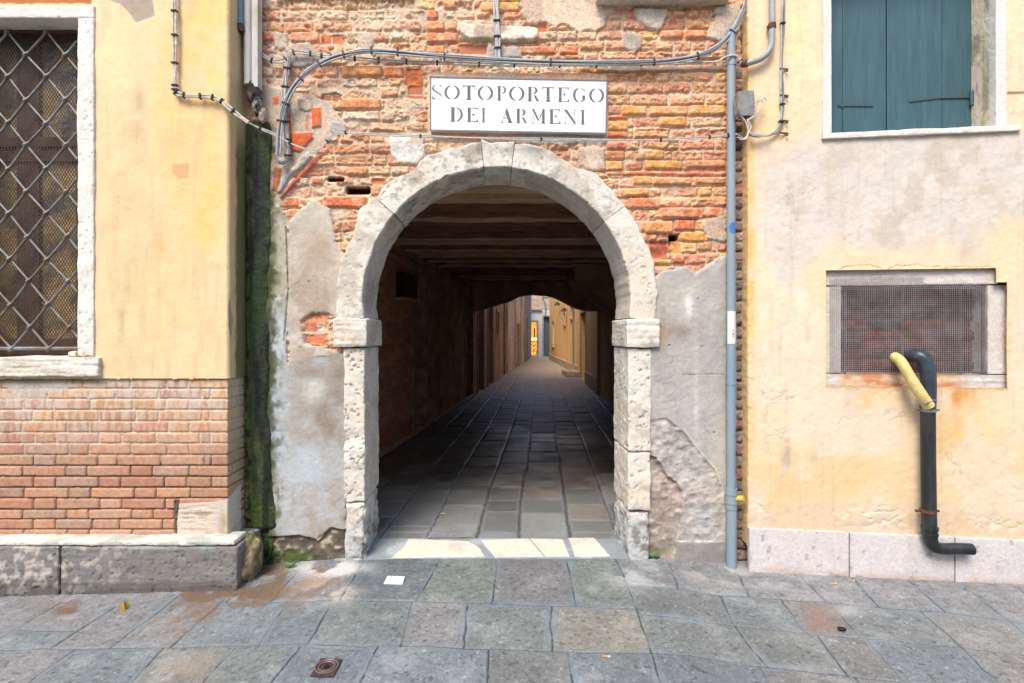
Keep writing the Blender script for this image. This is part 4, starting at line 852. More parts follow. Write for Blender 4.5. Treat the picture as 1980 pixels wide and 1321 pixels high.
def rbox(mb, u0, u1, o0, o1, z0, z1):
    return mb.hexa([ruz(u0, z0, o0), ruz(u1, z0, o0), ruz(u1, z0, o1), ruz(u0, z0, o1), ruz(u0, z1, o0), ruz(u1, z1, o0), ruz(u1, z1, o1), ruz(u0, z1, o1)])
rbox(mb, .03, 6, -.32, -9, -.2, 3.99); rbox(mb, 0.01, 6, 0, -9, 4.0, 9.5); rbox(mb, 2.3, 6, 0, -.31, -.2, 3.98); mb.build('house_body', mcore, right_b)
# skirting slabs
for a, b, i in ((1448.5, 1642, 0), (1643.5, 1846, 1), (1847.5, 2060, 2)):
    ua, ub = ru(a, .03), ru(b, .03); z1 = rp((a+b)/2, (1022+(a+b-2896)/2*.0452), .03)[2]
    def skc(P, i=i):
        c = np.broadcast_to(lin((212, 209, 211)), P.shape).copy(); n = fbm3(P, 5, 500+i, 5); c = mix(c, lin((216, 207, 204)), ss(.4, .6, n)*.6); c = mix(c, lin((190, 196, 204)), ss(.55, .7, n)*.4)
        c = mix(c, lin((120, 104, 98)), ss(.66, .74, fbm3(P, (26, 26, 18), 503+i, 4))*.45); c = mix(c, lin((178, 128, 92)), ss(.02, -.05, P[..., 2]+.04*n)*ss(.35, .6, n)*.6); return c
    o = rblock('skirting_slab', ua+.001, ub-.001, -.03, .01, -.16, z1, right_b, M['stone'], res=.01, amp=.0015, r=.003, seed=500+i, pit=.001, colf=skc)
    me = o.data; co = np.empty(len(me.vertices)*3, np.float32); me.vertices.foreach_get('co', co); co = co.reshape(-1, 3)
    pxy = RA[None, :]+co[:, 0:1]*RD[None, :]-co[:, 1:2]*RN[None, :]; co[:, 0:2] = pxy; me.vertices.foreach_set('co', co.ravel()); me.update()
def onwall(o):                                               # turn a block built in wall coordinates (u, depth, z) onto the right wall
    me = o.data; co = np.empty(len(me.vertices)*3, np.float32); me.vertices.foreach_get('co', co); co = co.reshape(-1, 3).copy()
    co[:, 0:2] = RA[None, :]+co[:, 0:1]*RD[None, :]-co[:, 1:2]*RN[None, :]; me.vertices.foreach_set('co', co.ravel()); me.update(); return o
mbp = MB(); rbox(mbp, .0, 2.4, .012, -.05, .085, .135); mbp.build('base_strip', mcore, right_b)
# vent with stone frame, mesh and walled-up bricks
vent = bpy.data.objects.new('vent_opening', None); C.objects.link(vent); vent.parent = right_b
vfc = lambda s: (lambda P: mix(stone_col(P, s, .25), lin((208, 204, 206)), .45))
u_a, u_b, u_c, u_d = ru(1598, -.03)-.02, ru(1628, -.03), ru(1910, -.03), ru(1944, -.03)+.03
zt0, zt1 = rp(1600, 553, -.03)[2], rp(1600, 526, -.03)[2]+.03; zb0, zb1 = rp(1600, 747, -.03)[2]-.03, rp(1600, 722, -.03)[2]
onwall(rblock('lintel', u_a, ru(1920, -.03)+.03, .025, .2, zt0, zt1, vent, M['stone'], seed=520, amp=.004, strat=.004, r=.006, pit=.003, colf=vfc(520)))
onwall(rblock('jamb', u_a, u_b, .03, .2, zb1, zt0-.002, vent, M['stone'], seed=530, amp=.004, r=.008, pit=.003, colf=vfc(530)))
onwall(rblock('jamb', u_c, u_d, .034, .2, zb1, zt0-.002, vent, M['stone'], seed=540, amp=.005, r=.008, pit=.003, colf=vfc(540)))
def vsill(P):
    c = vfc(550)(P); n = fbm3(P, (9, 9, 14), 551, 4); m = ss(ru(1620), ru(1640), P[..., 0])*ss(ru(1890), ru(1840), P[..., 0]); return mix(c, mix(lin((222, 186, 146))*np.ones(P.shape), lin((214, 140, 86)), ss(.45, .6, n)), m*.85)
onwall(rblock('sill', u_a, u_d, .03, .2, zb0, zb1-.001, vent, M['stone'], seed=550, amp=.004, strat=.004, r=.006, pit=.003, colf=vsill))
def ventbrick(A, B):
    px = A*285; py = -B*285; rs = np.random.RandomState(4); rows = list(np.arange(-700, 0, 19)); jt = [list(np.cumsum(np.concatenate([[-40*rs.rand()], rs.choice([66, 34, 50], 40)]))) for _ in rows]
    d, bid = courses(px+5*(fbm(px/9, py/9, 3, 3)-.5), py+5*(fbm(px/12, py/9, 7, 3)-.5), rows, jt, 29, 1.6, 4); R = RB[bid]
    pal = lin([(112, 62, 54), (96, 70, 60), (124, 70, 60), (80, 64, 56), (66, 58, 52)]); c = pal[(R[..., 0]*5).astype(int)]*(.6+.7*fbm(px/8, py/8, 9, 3))[..., None]
    h = np.where(d > 0, (1-np.exp(-np.maximum(d, 0)/2))*.02, 0)+(R[..., 2]-.5)*.02; c = np.where((d > 0)[..., None], c, lin((88, 76, 70)))
    return h, c
A, B = np.meshgrid(np.arange(u_a, u_d, .008), np.arange(zb0, zt1, .008)); hh, cc = ventbrick(A, B)
Pv = np.stack([RA[0]+A*RD[0]+RN[0]*(hh-.17), RA[1]+A*RD[1]+RN[1]*(hh-.17), B], -1); link('brick_infill', grid(Pv, cc, name='infill'), M['smooth_brick'], vent)
mf = MB(); o1 = -.045
for a in (1634, 1745, 1858, 1900): mf.bar(ruz(ru(a, o1), zb1, o1), ruz(ru(a, o1), zt0, o1), .012, .006)
for z_ in (zb1+.012, zt0-.02): mf.bar(ruz(u_b, z_, o1), ruz(u_c, z_, o1), .012, .006)
mf.build('flat_bars', plain('grey iron', (96, 92, 94), .6), vent)
ms = MB(); k = 0; uu = ru(1605, -.018)
rw = random.Random(2)
while uu < ru(1912, -.018):
    jt_ = rw.uniform(-.0012, .0012); ms.bar(ruz(uu+jt_, rp(1600, 720, 0)[2], -.016), ruz(uu-jt_, zt1-.06 if uu < ru(1790) else zt0+.01, -.016), .0017); uu += .0125
zz = rp(1600, 720)[2]
while zz < zt1-.06:
    ms.bar(ruz(ru(1605 if zz > 2 else 1605, -.018), zz+rw.uniform(-.001, .001), -.0175), ruz(ru(1912 if zz < zt0+.01 else 1790, -.018), zz+rw.uniform(-.001, .001), -.0175), .0017); zz += .0125
ms.build('wire_mesh', M['wire'], vent)
# window with shutters
rwin = bpy.data.objects.new('shuttered_window', None); C.objects.link(rwin); rwin.parent = right_b
wc = lambda s: (lambda P: mix(stone_col(P, s, .25), lin((236, 234, 230)), .45))
def revc(P):
    c = wc(560)(P); n = fbm3(P, (14, 14, 5), 561, 4); m = ss(.03, .06, P[..., 1]); c = mix(c, lin((226, 210, 184)), m*.8); return mix(c, lin((150, 136, 116)), ss(.54, .68, n)*m*.7)
onwall(rblock('jamb', ru(1590), ru(1607), -.012, .24, WZ0-.01, 3.99, rwin, M['stone'], seed=555, amp=.003, r=.006, pit=.002, colf=wc(555)))
onwall(rblock('jamb', ru(1923), ru(1945), -.012, .24, WZ0-.01, 3.99, rwin, M['stone'], seed=560, amp=.003, r=.006, pit=.002, colf=revc))
onwall(rblock('sill', ru(1589, .02), ru(1976, .02), -.025, .24, WZ0-.048, WZ0-.008, rwin, M['stone'], seed=570, amp=.006, r=.008, pit=.004, strat=.002, colf=wc(570)))
zs0 = WZ0-.012
def board(a, b, parent, name):
    m_ = MB(); rbox(m_, ru(a, -.19), ru(b, -.19), -.19, -.225, zs0, 3.99); return m_.build(name, M['shutter'], parent, bevel=.0025)
for (bs, hx) in (([(1600, 1629), (1629.6, 1713)], 0), ([(1715, 1821.5), (1822.2, 1880)], 1)):
    sh = bpy.data.objects.new('shutter', None); C.objects.link(sh); sh.parent = rwin
    for a, b in bs: board(a, b, sh, 'board')
    mh = MB()
    if hx == 0: mh.bar(rp(1620, 203, -.186), rp(1688, 203, -.186), .021, .006); mh.tube([rp(1629, 198, -.184), rp(1629, 209, -.184)], .006)
    else: mh.bar(rp(1758, 195, -.186), rp(1822, 187, -.186), .021, .006); mh.bar(rp(1820, 187, -.184), rp(1877, 186, -.184), .024, .006); mh.tube([rp(1879, 176, -.175), rp(1879, 204, -.175)], .012)
    mh.build('hinge', M['hinge'], sh, bevel=.001)
MB().box(0, 0, 0, 0, 0, 0) if False else None
m_ = MB(); rbox(m_, ru(1600, -.19), ru(1880, -.19), -.235, -.30, zs0-.02, 3.99); m_.build('inner_backing', M['dark_wood'], rwin)
# ================================================================== street name sign
SGN = 3.562
sg = thing('street_name_sign', 'white painted street name panel with grey stencilled letters above the arch', 'sign', W(1002, 252, SGN))
q = [(832, 252), (1171.5, 258), (1173.5, 156), (832.5, 149)]
MB().prism([W(a, b, SGN) for a, b in q], (0, .05, 0)).build('panel', M['sign'], sg, bevel=.002)
mbd = MB()
for (a, b) in zip(q, q[1:]+q[:1]): mbd.bar(W(*a, SGN), W(*b, SGN), .009, .008)
mbd.build('border', M['letter_edge'], sg)
def arcpoly(cx, cy, ro, ri, shift, a0, a1, n=14):             # crescent stroke: outer ellipse ro, inner ellipse ri shifted sideways
    o = [(cx+ro[0]*math.cos(a0+(a1-a0)*i/n), cy+ro[1]*math.sin(a0+(a1-a0)*i/n)) for i in range(n+1)]
    i_ = [(cx+shift+ri[0]*math.cos(a0+(a1-a0)*i/n), cy+ri[1]*math.sin(a0+(a1-a0)*i/n)) for i in range(n+1)]
    return [[o[k], o[k+1], i_[k+1], i_[k]] for k in range(n)]
def stem(x, w_, y0=0, y1=1, serif=.10):
    a, b = x-w_/2, x+w_/2; return [[(a, y0), (b, y0), (b, y1), (a, y1)], [(a-serif, y0), (a, y0), (a, y0+.07)], [(b, y0), (b+serif, y0), (b, y0+.07)], [(a-serif, y1), (a, y1-.07), (a, y1)], [(b, y1), (b, y1-.07), (b+serif, y1)]]
r_ = math.radians
G = {
 'O': arcpoly(.5, .5, (.5, .5), (.40, .47), .06, r_(108), r_(252))+arcpoly(.5, .5, (.5, .5), (.40, .47), -.06, r_(-72), r_(72)),
 'I': stem(.5, .44, serif=.2),
 'T': stem(.5, .26, 0, 1, .10)+[[(.0, 1), (.28, 1), (.28, .95), (.06, .92), (0, .80)], [(1, 1), (.72, 1), (.72, .95), (.94, .92), (1, .80)]],
 'P': stem(.22, .30, 0, 1, .1)+arcpoly(.48, .74, (.52, .26), (.30, .23), .0, r_(-80), r_(80)),
 'R': stem(.18, .27, 0, 1, .08)+arcpoly(.44, .75, (.44, .25), (.22, .21), .0, r_(-80), r_(80))+[[(.52, .42), (.72, .40), (1.0, .02), (.90, 0), (.78, 0)], [(.90, 0), (1.02, .06), (1.0, 0)]],
 'E': stem(.2, .26, 0, 1, .08)+[[(.42, 1), (.98, 1), (.98, .80), (.88, .94), (.42, .96)], [(.42, 0), (1, 0), (1, .24), (.86, .06), (.42, .04)], [(.45, .52), (.62, .60), (.66, .62), (.66, .40), (.62, .44), (.45, .49)]],
 'G': arcpoly(.5, .5, (.5, .5), (.36, .47), .06, r_(108), r_(258))+[[(.66, .97), (.95, .86), (.95, .68), (.86, .84), (.66, .93)], [(.76, .14), (.98, .14), (.98, .46), (.68, .46), (.76, .42)], [(.60, .0), (.90, .12), (.76, .14), (.60, .05)]],
 'D': stem(.22, .26, 0, 1, .08)+arcpoly(.42, .5, (.58, .5), (.42, .46), -.02, r_(-78), r_(78)),
 'S': [[(.0, .80), (.10, .92), (.30, 1.0), (.42, 1.0), (.20, .90), (.14, .76), (.30, .62), (.92, .36), (1.0, .22), (.98, .12), (.88, .26), (.60, .40), (.12, .58), (.0, .68)], [(.60, 1), (.84, .95), (.90, .80), (.95, .80), (.95, 1), (.90, .98)], [(.0, 0), (.05, .02), (.40, 0), (.40, .04), (.14, .10), (.06, .26), (.0, .26)], [(.60, .0), (.86, .06), (.60, .05)]],
 'A': [[(.50, 1), (.58, 1), (.98, .06), (.98, 0), (.70, 0), (.40, .74)], [(.36, .62), (.40, .62), (.16, .06), (.12, .06)], [(.0, 0), (.30, 0), (.16, .06), (.12, .06)], [(.30, .30), (.52, .33), (.52, .37), (.32, .36)], [(.62, 0), (1.08, 0), (.98, .05), (.70, .05)]],
 'M': [[(.05, 1), (.20, 1), (.56, .28), (.50, .12), (.08, .92)], [(.80, 1), (1.0, 1), (1.0, 0), (.80, 0)], [(.60, .36), (.64, .30), (.76, .60), (.76, .78)], [(.10, .70), (.14, .70), (.14, .05), (.10, .05)], [(.02, 0), (.22, 0), (.14, .05), (.10, .05)], [(.70, 0), (1.1, 0), (1.0, .05), (.80, .05)], [(0, 1), (.08, .92), (.05, 1)]],
 'N': [[(.05, 1), (.26, 1), (.98, .12), (.98, -.02), (.90, -.02), (.06, .94)], [(.88, .55), (.93, .55), (.93, .95), (.88, .95)], [(.80, 1), (1.02, 1), (.93, .95), (.88, .95)], [(.08, .72), (.12, .72), (.12, .05), (.08, .05)], [(0, 0), (.2, 0), (.12, .05), (.08, .05)], [(-.04, 1), (.06, .94), (.05, 1)]],
}
row1 = [('S', 86, 187), ('O', 215, 380), ('T', 413, 540), ('O', 570, 735), ('P', 778, 872), ('O', 903, 1068), ('R', 1104, 1222), ('T', 1258, 1380), ('E', 1424, 1542), ('G', 1583, 1715), ('O', 1755, 1915)]
row2 = [('D', 276, 412), ('E', 456, 574), ('I', 608, 656), ('A', 812, 935), ('R', 982, 1092), ('M', 1142, 1282), ('E', 1332, 1450), ('N', 1487, 1614), ('I', 1660, 1716)]
lt = bpy.data.objects.new('lettering', None); C.objects.link(lt); lt.parent = sg
def put(ch, a, b, ytop, ybot):
    ml = MB()
    for poly in G[ch]:
        pts = []
        for (u_, v_) in poly:
            zx = a+(b-a)*u_; zy = ybot+(ytop-ybot)*v_; pts.append(W(820+zx/5.5, 140+zy/5.5, SGN-.0015))
        ml.prism(pts, (0, .0012, 0))
    ml.build('letter', M['letter'], lt)
for ch, a, b in row1: s_ = (a-86)*.0212; put(ch, a, b, 132+s_, 286+s_)
for ch, a, b in row2: s_ = (a-276)*.0212; put(ch, a, b, 371+s_, 524+s_)

# ================================================================== pipes and cables
pp = thing('blue_grey_pipe', 'tall blue grey plastic pipe clipped to the brick wall right of the arch', 'pipe', W(1415, 1100, 3.53))
DP = 3.545; r0 = 8.0/F*DP
m_ = MB(); m_.tube([W(1413.5, y_, DP) for y_ in (58, 300, 545, 740, 950)], r0, 20); m_.build('upper_tube', M['pvc'], pp, True)
m_ = MB(); m_.tube([W(1414.5, y_, DP) for y_ in (978, 1040, 1104)], r0*1.2, 20); m_.build('lower_tube', M['pvc'], pp, True)
for a, b, k in ((944, 984, 1.32), (738, 744, 1.12), (100, 128, 1.12), (952, 956, 1.45), (970, 973, 1.45)):
    m_ = MB(); m_.tube([W(1414, a, DP), W(1414, b, DP)], r0*k, 20); m_.build('collar', M['pvc'], pp, True)
for y_ in (742, 262): MB().tube([W(1402, y_, DP), W(1426, y_, DP)], .006, 6).build('bracket', M['steel'], pp, True)
m_ = MB(); rr_ = r0+.0012; nseg = 14
def wrap(y0, y1, a0, a1):
    m_ = MB(); cx_, cy_ = W(1413.5, 0, DP)[0], DP; z0_, z1_ = W(0, y1, DP)[2], W(0, y0, DP)[2]
    for i in range(nseg+1):
        a = a0+(a1-a0)*i/nseg; m_.v += [(cx_+rr_*math.sin(a), cy_-rr_*math.cos(a), z0_), (cx_+rr_*math.sin(a), cy_-rr_*math.cos(a), z1_)]
    for i in range(nseg): m_.f.append((2*i, 2*i+2, 2*i+3, 2*i+1))
    return m_
tag(wrap(602, 665, -1.3, 1.1).build('paper_sticker', M['paper'], None, True), 'white torn sticker wrapped round the blue grey pipe', 'sticker')
st = MB(); cx_ = W(1413.5, 0, DP)[0]
for i, (dz, wd_) in enumerate(((0, .008), (.010, .014), (.022, .006), (.034, .012))):
    zz = W(0, 650, DP)[2]+dz; st.bar((cx_-wd_/2, DP-rr_-.001, zz), (cx_+wd_/2, DP-rr_-.001, zz+(.006 if i % 2 else -.004)), .003, .0006)
o = st.build('sticker_marks', M['tie'], bpy.data.objects['paper_sticker'])
m_ = wrap(431, 453, -.9, .9)
# round off the blue sticker
for i in range(nseg+1):
    t = (2*i/nseg-1); hgt_ = math.sqrt(max(0, 1-t*t)); zc = W(0, 442, DP)[2]; R_ = .037
    for k in (0, 1): x_, y_, z_ = m_.v[2*i+k]; m_.v[2*i+k] = (x_, y_, zc+(1 if k else -1)*R_*hgt_)
tag(m_.build('round_sticker', M['blue'], None, True), 'round blue sticker on the blue grey pipe', 'sticker')
m_ = MB(); m_.tube([W(1424, 964, 3.53), W(1438, 964, 3.50)], .019, 14); tag(m_.build('yellow_pipe_end', M['yellow'], None, True), 'short yellow plastic pipe end beside the pipe collar', 'pipe')
# downpipe top left
dp = thing('white_downpipe', 'old white painted downpipe ending in a ragged black bandage above the moss', 'downpipe', W(490, 200, 3.5))
m_ = MB(); m_.tube([W(480, -60, 3.53), W(481, 165, 3.53)], .030, 14); m_.build('tube', M['white_pipe'], dp, True)
m_ = MB(); m_.box(W(489, 0, 3.52)[0], W(501, 0, 3.52)[0], 3.50, 3.57, W(0, 168, 3.5)[2], 3.98); m_.build('flat_board', M['white_pipe'], dp, bevel=.003)
m_ = MB(); m_.tube([W(463, -60, 3.50), W(465, 50, 3.50)], .022, 12); m_.build('thin_tube', plain('blue pipe', (118, 146, 165), .5), dp, True)
m_ = MB(); m_.tube([W(465, 48, 3.50), W(466, 62, 3.50)], .025, 12); m_.build('collar', M['rust'], dp, True)
def blob(name, c, rx, ry, rz, mat, parent, seed=0, amp=.3, colf=None, n=26):
    th = np.linspace(0, PI, n); ph = np.linspace(0, 2*PI, 2*n); T, Ph = np.meshgrid(th, ph, indexing='ij')
    P = np.stack([np.sin(T)*np.cos(Ph), np.sin(T)*np.sin(Ph), np.cos(T)], -1); k = 1+amp*(fbm3(P, 2.5, seed, 4)-.5)*2; P = P*k[..., None]*np.array([rx, ry, rz])+np.array(c)
    return link(name, grid(P, None if colf is None else colf(P), name=name), mat, parent)
blob('bandage', W(491, 182, 3.53), .040, .045, .090, M['moss'], dp, 3, .35, lambda P: mix(lin((48, 42, 40))*np.ones(P.shape), lin((96, 82, 78)), ss(.5, .7, fbm3(P, 40, 3, 3))))
blob('bandage', W(497, 205, 3.515), .032, .036, .062, M['moss'], dp, 6, .3, lambda P: mix(lin((150, 146, 140))*np.ones(P.shape), lin((60, 52, 50)), ss(.45, .6, fbm3(P, 45, 5, 3))))
blob('bandage', W(508, 224, 3.53), .028, .03, .05, M['stone'], dp, 9, .3, lambda P: lin((176, 160, 150))*np.ones(P.shape))
m_ = MB(); m_.tube(crv([W(489, 165, 3.49), W(497, 186, 3.475), W(502, 212, 3.48)]), .0025, 5); m_.tube(crv([W(482, 186, 3.49), W(494, 190, 3.475), W(508, 190, 3.49)]), .0025, 5); m_.build('binding_wire', M['tie'], dp, True)
def tie(pts, r, parent, D=None):
    m_ = MB(); m_.tube(pts, r, 10); return m_.build('cable_tie', M['tie'], parent, True)
def bundle(name, label, cat, pts, offs, mats, ties, r=.0065, D=3.53):
    base = [Vector(W(x_, y_, D)) for x_, y_ in pts]; t = thing(name, label, cat, base[0])
    cv = crv(base, 8)
    for (ox, oz, oy), mt in zip(offs, mats):
        P_ = []
        for i, p in enumerate(cv):
            d = (cv[min(i+1, len(cv)-1)]-cv[max(i-1, 0)]).normalized(); nrm = Vector((-d.z, 0, d.x)); s = math.sin(i*.35+ox*300)*.0025
            P_.append(p+nrm*(oz+s)+Vector((0, oy, 0)))
        m_ = MB(); m_.tube(P_, r, 7); m_.build('cable', M[mt], t, True)
    for k in ties:
        i = int(k*(len(cv)-1)); p = cv[i]; d = (cv[min(i+1, len(cv)-1)]-cv[max(i-1, 0)]).normalized()
        wd = max(o[1] for o in offs)-min(o[1] for o in offs)+2*r
        mid = (max(o[1] for o in offs)+min(o[1] for o in offs))/2; nrm = Vector((-d.z, 0, d.x)); c_ = p+nrm*mid
        m_ = MB(); m_.bar(c_-nrm*(wd/2+.004), c_+nrm*(wd/2+.004), .011, 2*r+.014, up=(0, 1, 0)); m_.build('cable_tie', M['tie'], t, bevel=.002)
    return t
bundle('cable_bundle', 'thick grey cable bundle sweeping in a long arc above the sign', 'cables',
       [(1450, -70), (1444, 0), (1430, 38), (1405, 75), (1372, 100), (1320, 114), (1240, 121), (1100, 121), (960, 116), (830, 107), (740, 99), (690, 101), (640, 113), (598, 137), (568, 168), (550, 205), (541, 245), (538, 300)],
       [(0, -.012, 0), (.01, 0, -.006), (.02, .012, 0), (.03, .003, .008)], ['cable', 'cable_dark', 'cable', 'cable_pale'], [.16, .27, .345, .43, .52, .57, .615, .68, .74, .80, .88, .93])
bundle('cable_run', 'pale cable pair with closely spaced clips along the brick under the big arc', 'cables', [(468, 62), (482, 82), (505, 104), (525, 117), (545, 118), (558, 108), (570, 101), (600, 104), (640, 110), (720, 116), (830, 121), (960, 125), (1100, 126), (1240, 123), (1360, 122)],
       [(0, -.007, 0), (.01, .007, 0)], ['cable_pale', 'cable'], [.12, .22, .33, .42, .5, .545, .58, .62, .655, .69, .73, .77, .81, .85, .89, .93], r=.0055, D=3.565)
bundle('cable_tail', 'short pale cable from the bundle passing over the blue grey pipe', 'cable', [(1360, 121), (1385, 120), (1400, 111), (1422, 108), (1432, 118), (1438, 124)], [(0, 0, 0)], ['cable_pale'], [.8], r=.007, D=3.51)
bundle('vertical_cable_pair', 'vertical grey cables clipped down the brick at the left', 'cables', [(556, 112), (552, 150), (549, 185), (551, 225), (555, 270), (556, 305)], [(0, -.010, 0), (.01, .004, 0), (.02, .016, 0)], ['cable', 'cable_pale', 'cable_dark'], [.12, .3, .52, .66, .82, .98], r=.0062, D=3.565)
bundle('hanging_cable_pair', 'vertical grey cables dropping to the bundle at the top centre', 'cables', [(957, -70), (958, 0), (960, 40), (961, 80), (963, 113)], [(0, -.010, 0), (.01, .003, 0), (.02, .014, 0)], ['cable', 'cable_pale', 'cable'], [.5, .7, .87], r=.0068, D=3.56)
bundle('thin_cable_line', 'thin twisted cable strung under the sign across the brick wall', 'cable', [(478, 236), (500, 247), (530, 260), (570, 281), (606, 292), (622, 285), (640, 266), (665, 257), (700, 259), (830, 264), (960, 268), (1100, 270), (1250, 271), (1340, 268), (1385, 264), (1405, 262), (1425, 260), (1440, 268), (1452, 256), (1448, 232)],
       [(0, -.0035, 0), (.01, .0035, 0)], ['cable_pale', 'cable'], [.06, .15, .3, .38, .47, .56, .65, .72, .8], r=.0044, D=3.53)
tb = bundle('wall_conduit', 'pale cable run clipped down the left yellow wall then turning to the corner', 'cable', [(337, -70), (337, 0), (338, 90), (338, 165), (343, 181), (372, 186), (402, 187), (424, 193), (440, 206), (462, 224), (480, 237)],
       [(0, -.007, 0), (.01, .007, 0)], ['cable_pale', 'cable_pale'], [.13, .18, .24, .3, .33, .38, .46, .55, .64, .73, .85], r=.0068, D=3.335)
bundle('right_wall_cable', 'grey cable clipped vertically beside the shuttered window', 'cable', [(1516, -70), (1515, 0), (1513, 60), (1511, 120), (1512, 180), (1512, 220), (1506, 248), (1490, 260), (1465, 263), (1448, 258)], [(0, -.0055, 0), (.01, .0055, 0)], ['cable', 'cable_dark'], [.2, .5, .62], r=.0058, D=3.455)
for py_, lb_ in ((133, 'topmost rusty cable clip on the cable beside the shutters'), (184, 'second rusty cable clip down, level with the junction box'), (233, 'third rusty cable clip down, just above the cable bend'), (257, 'lowest rusty cable clip where the cable bends to the junction box')):
    m_ = MB(); m_.bar(W(1508, py_, 3.45), W(1524, py_+1, 3.47), .008, .008); m_.tube([W(1522, py_, 3.45), W(1522, py_+6, 3.45)], .006, 6)
    tag(m_.build('cable_clip', M['rust'], None), lb_, 'clip', 'cable clips beside the shutters')
cdt = thing('white_conduit', 'white plastic conduit bending from the cream wall to the brick wall', 'conduit', W(1492, 0, 3.44))
m_ = MB(); m_.tube(crv([W(1493, -70, 3.44), W(1493, 0, 3.44), W(1493, 60, 3.44), W(1490, 92, 3.44), (W(1474, 112, 3.45)), W(1450, 121, 3.46), W(1432, 124, 3.50)]), .019, 14); m_.build('tube', M['conduit'], cdt, True)
m_ = MB(); m_.tube([W(1493, 46, 3.44), W(1493, 55, 3.44)], .024, 14); m_.bar(W(1484, 51, 3.44), W(1484, 51, 3.50), .008); m_.build('clamp', M['rust'], cdt, True)
m_ = MB(); m_.tube([W(1446, 122, 3.46), W(1436, 124, 3.49)], .023, 14); m_.build('end_collar', M['rust'], cdt, True)
jb = thing('junction_box', 'small grey junction box with looping wires beside the pipe', 'junction box', W(1443, 222, 3.42))
m_ = MB(); m_.prism([W(1428, 178, 3.43), W(1457, 176, 3.43), W(1459, 216, 3.43), W(1450, 222, 3.43), (W(1436, 222, 3.43)), W(1430, 216, 3.43)], (0, .06, 0)); m_.build('case', M['box'], jb, bevel=.004)
m_ = MB(); m_.tube([W(1444, 220, 3.45), W(1444, 232, 3.45)], .014, 12); m_.build('gland', M['tie'], jb, True)
m_ = MB()
for pts in ([(1430, 185), (1428, 205), (1434, 225), (1442, 236), (1446, 255), (1440, 268), (1425, 266)], [(1446, 232), (1452, 245), (1450, 258), (1470, 264), (1490, 261)], [(1444, 232), (1455, 226), (1470, 212), (1480, 196), (1478, 190), (1466, 198), (1452, 220)], [(1448, 232), (1462, 222), (1476, 203), (1470, 194), (1458, 200)], [(1445, 232), (1448, 250), (1443, 268), (1430, 270)]):
    m_.tube(crv([W(a, b, 3.44) for a, b in pts]), .0042, 6)
m_.build('wires', M['cable_pale'], jb, True)
# small broken lamp end where the vertical cables stop
blob('cable_end_cap', W(546, 312, 3.54), .030, .03, .022, M['conduit'], None, 12, .25); tag(bpy.data.objects['cable_end_cap'], 'pale cap where the vertical cables end above the slates', 'cap')
# ---- drain pipe and hose on the right house
OP = .075
dr = thing('black_drain_pipe', 'black plastic drain pipe with elbows clamped to the cream wall', 'drain pipe', rp(1795, 1060, OP))
rpx = lambda a, b, o=OP: rp(a, b, o)
m_ = MB(); m_.tube(crv([rpx(1760, 688, -.02), rpx(1772, 688, .03), rpx(1786, 694, .055), rpx(1793, 712, .065), rpx(1795, 745, .07), rpx(1794, 790, OP)]), .042, 20); m_.build('top_elbow', plain('blue black pipe', (62, 78, 92), .35, c2=(44, 54, 64), scale=10), dr, True)
m_ = MB(); m_.tube([rpx(1794, 786), rpx(1795, 900), rpx(1797, 1030)], .0395, 22); m_.build('tube', M['black'], dr, True)
m_ = MB(); m_.tube(crv([rpx(1798, 1020), rpx(1799, 1042), rpx(1806, 1056), rpx(1822, 1061), rpx(1850, 1061), rpx(1880, 1062)]), lambda t: .040-.006*min(1, t*1.6), 20); m_.build('bottom_elbow', M['black'], dr, True)
m_ = MB(); m_.tube([rpx(1797.5, 1018), rpx(1797.5, 1024)], .045, 20); m_.tube([rpx(1798, 1030), rpx(1798, 1034)], .044, 20); m_.build('socket_ring', M['black'], dr, True)
for y_, mt in ((793, 'steel'), (988, 'rust')):
    m_ = MB(); m_.tube([rpx(1794.5, y_-3), rpx(1794.5, y_+3)], .044, 22); m_.bar(rpx(1776, y_, OP), rpx(1770, y_, OP), .014); m_.bar(rpx(1812, y_, OP), rpx(1816, y_, OP), .012); m_.bar(rpx(1794, y_, OP-.04), rpx(1794, y_, 0), .012); m_.build('clamp', M[mt], dr, True)
hs = thing('yellow_hose', 'yellow corrugated hose coming through the wire mesh into the black pipe', 'hose', rp(1797, 785, .09))
cv = crv([rpx(1730, 690, -.03), rpx(1742, 700, .06), rpx(1760, 730, .10), rpx(1780, 762, .115), rpx(1796, 786, .10)], 60)
m_ = MB(); N_ = len(cv); m_.tube(cv, lambda t: (.030+.0014*math.sin(t*N_*1.25))*(1.0+.08*t), 16); m_.build('corrugated_tube', M['hose'], hs, True)
m_ = MB(); m_.tube(crv([rpx(1775, 776, .12), rpx(1790, 780, .145), rpx(1806, 774, .12), rpx(1812, 776, .10)]), .004, 6); m_.build('wire_binding', M['steel'], hs, True)
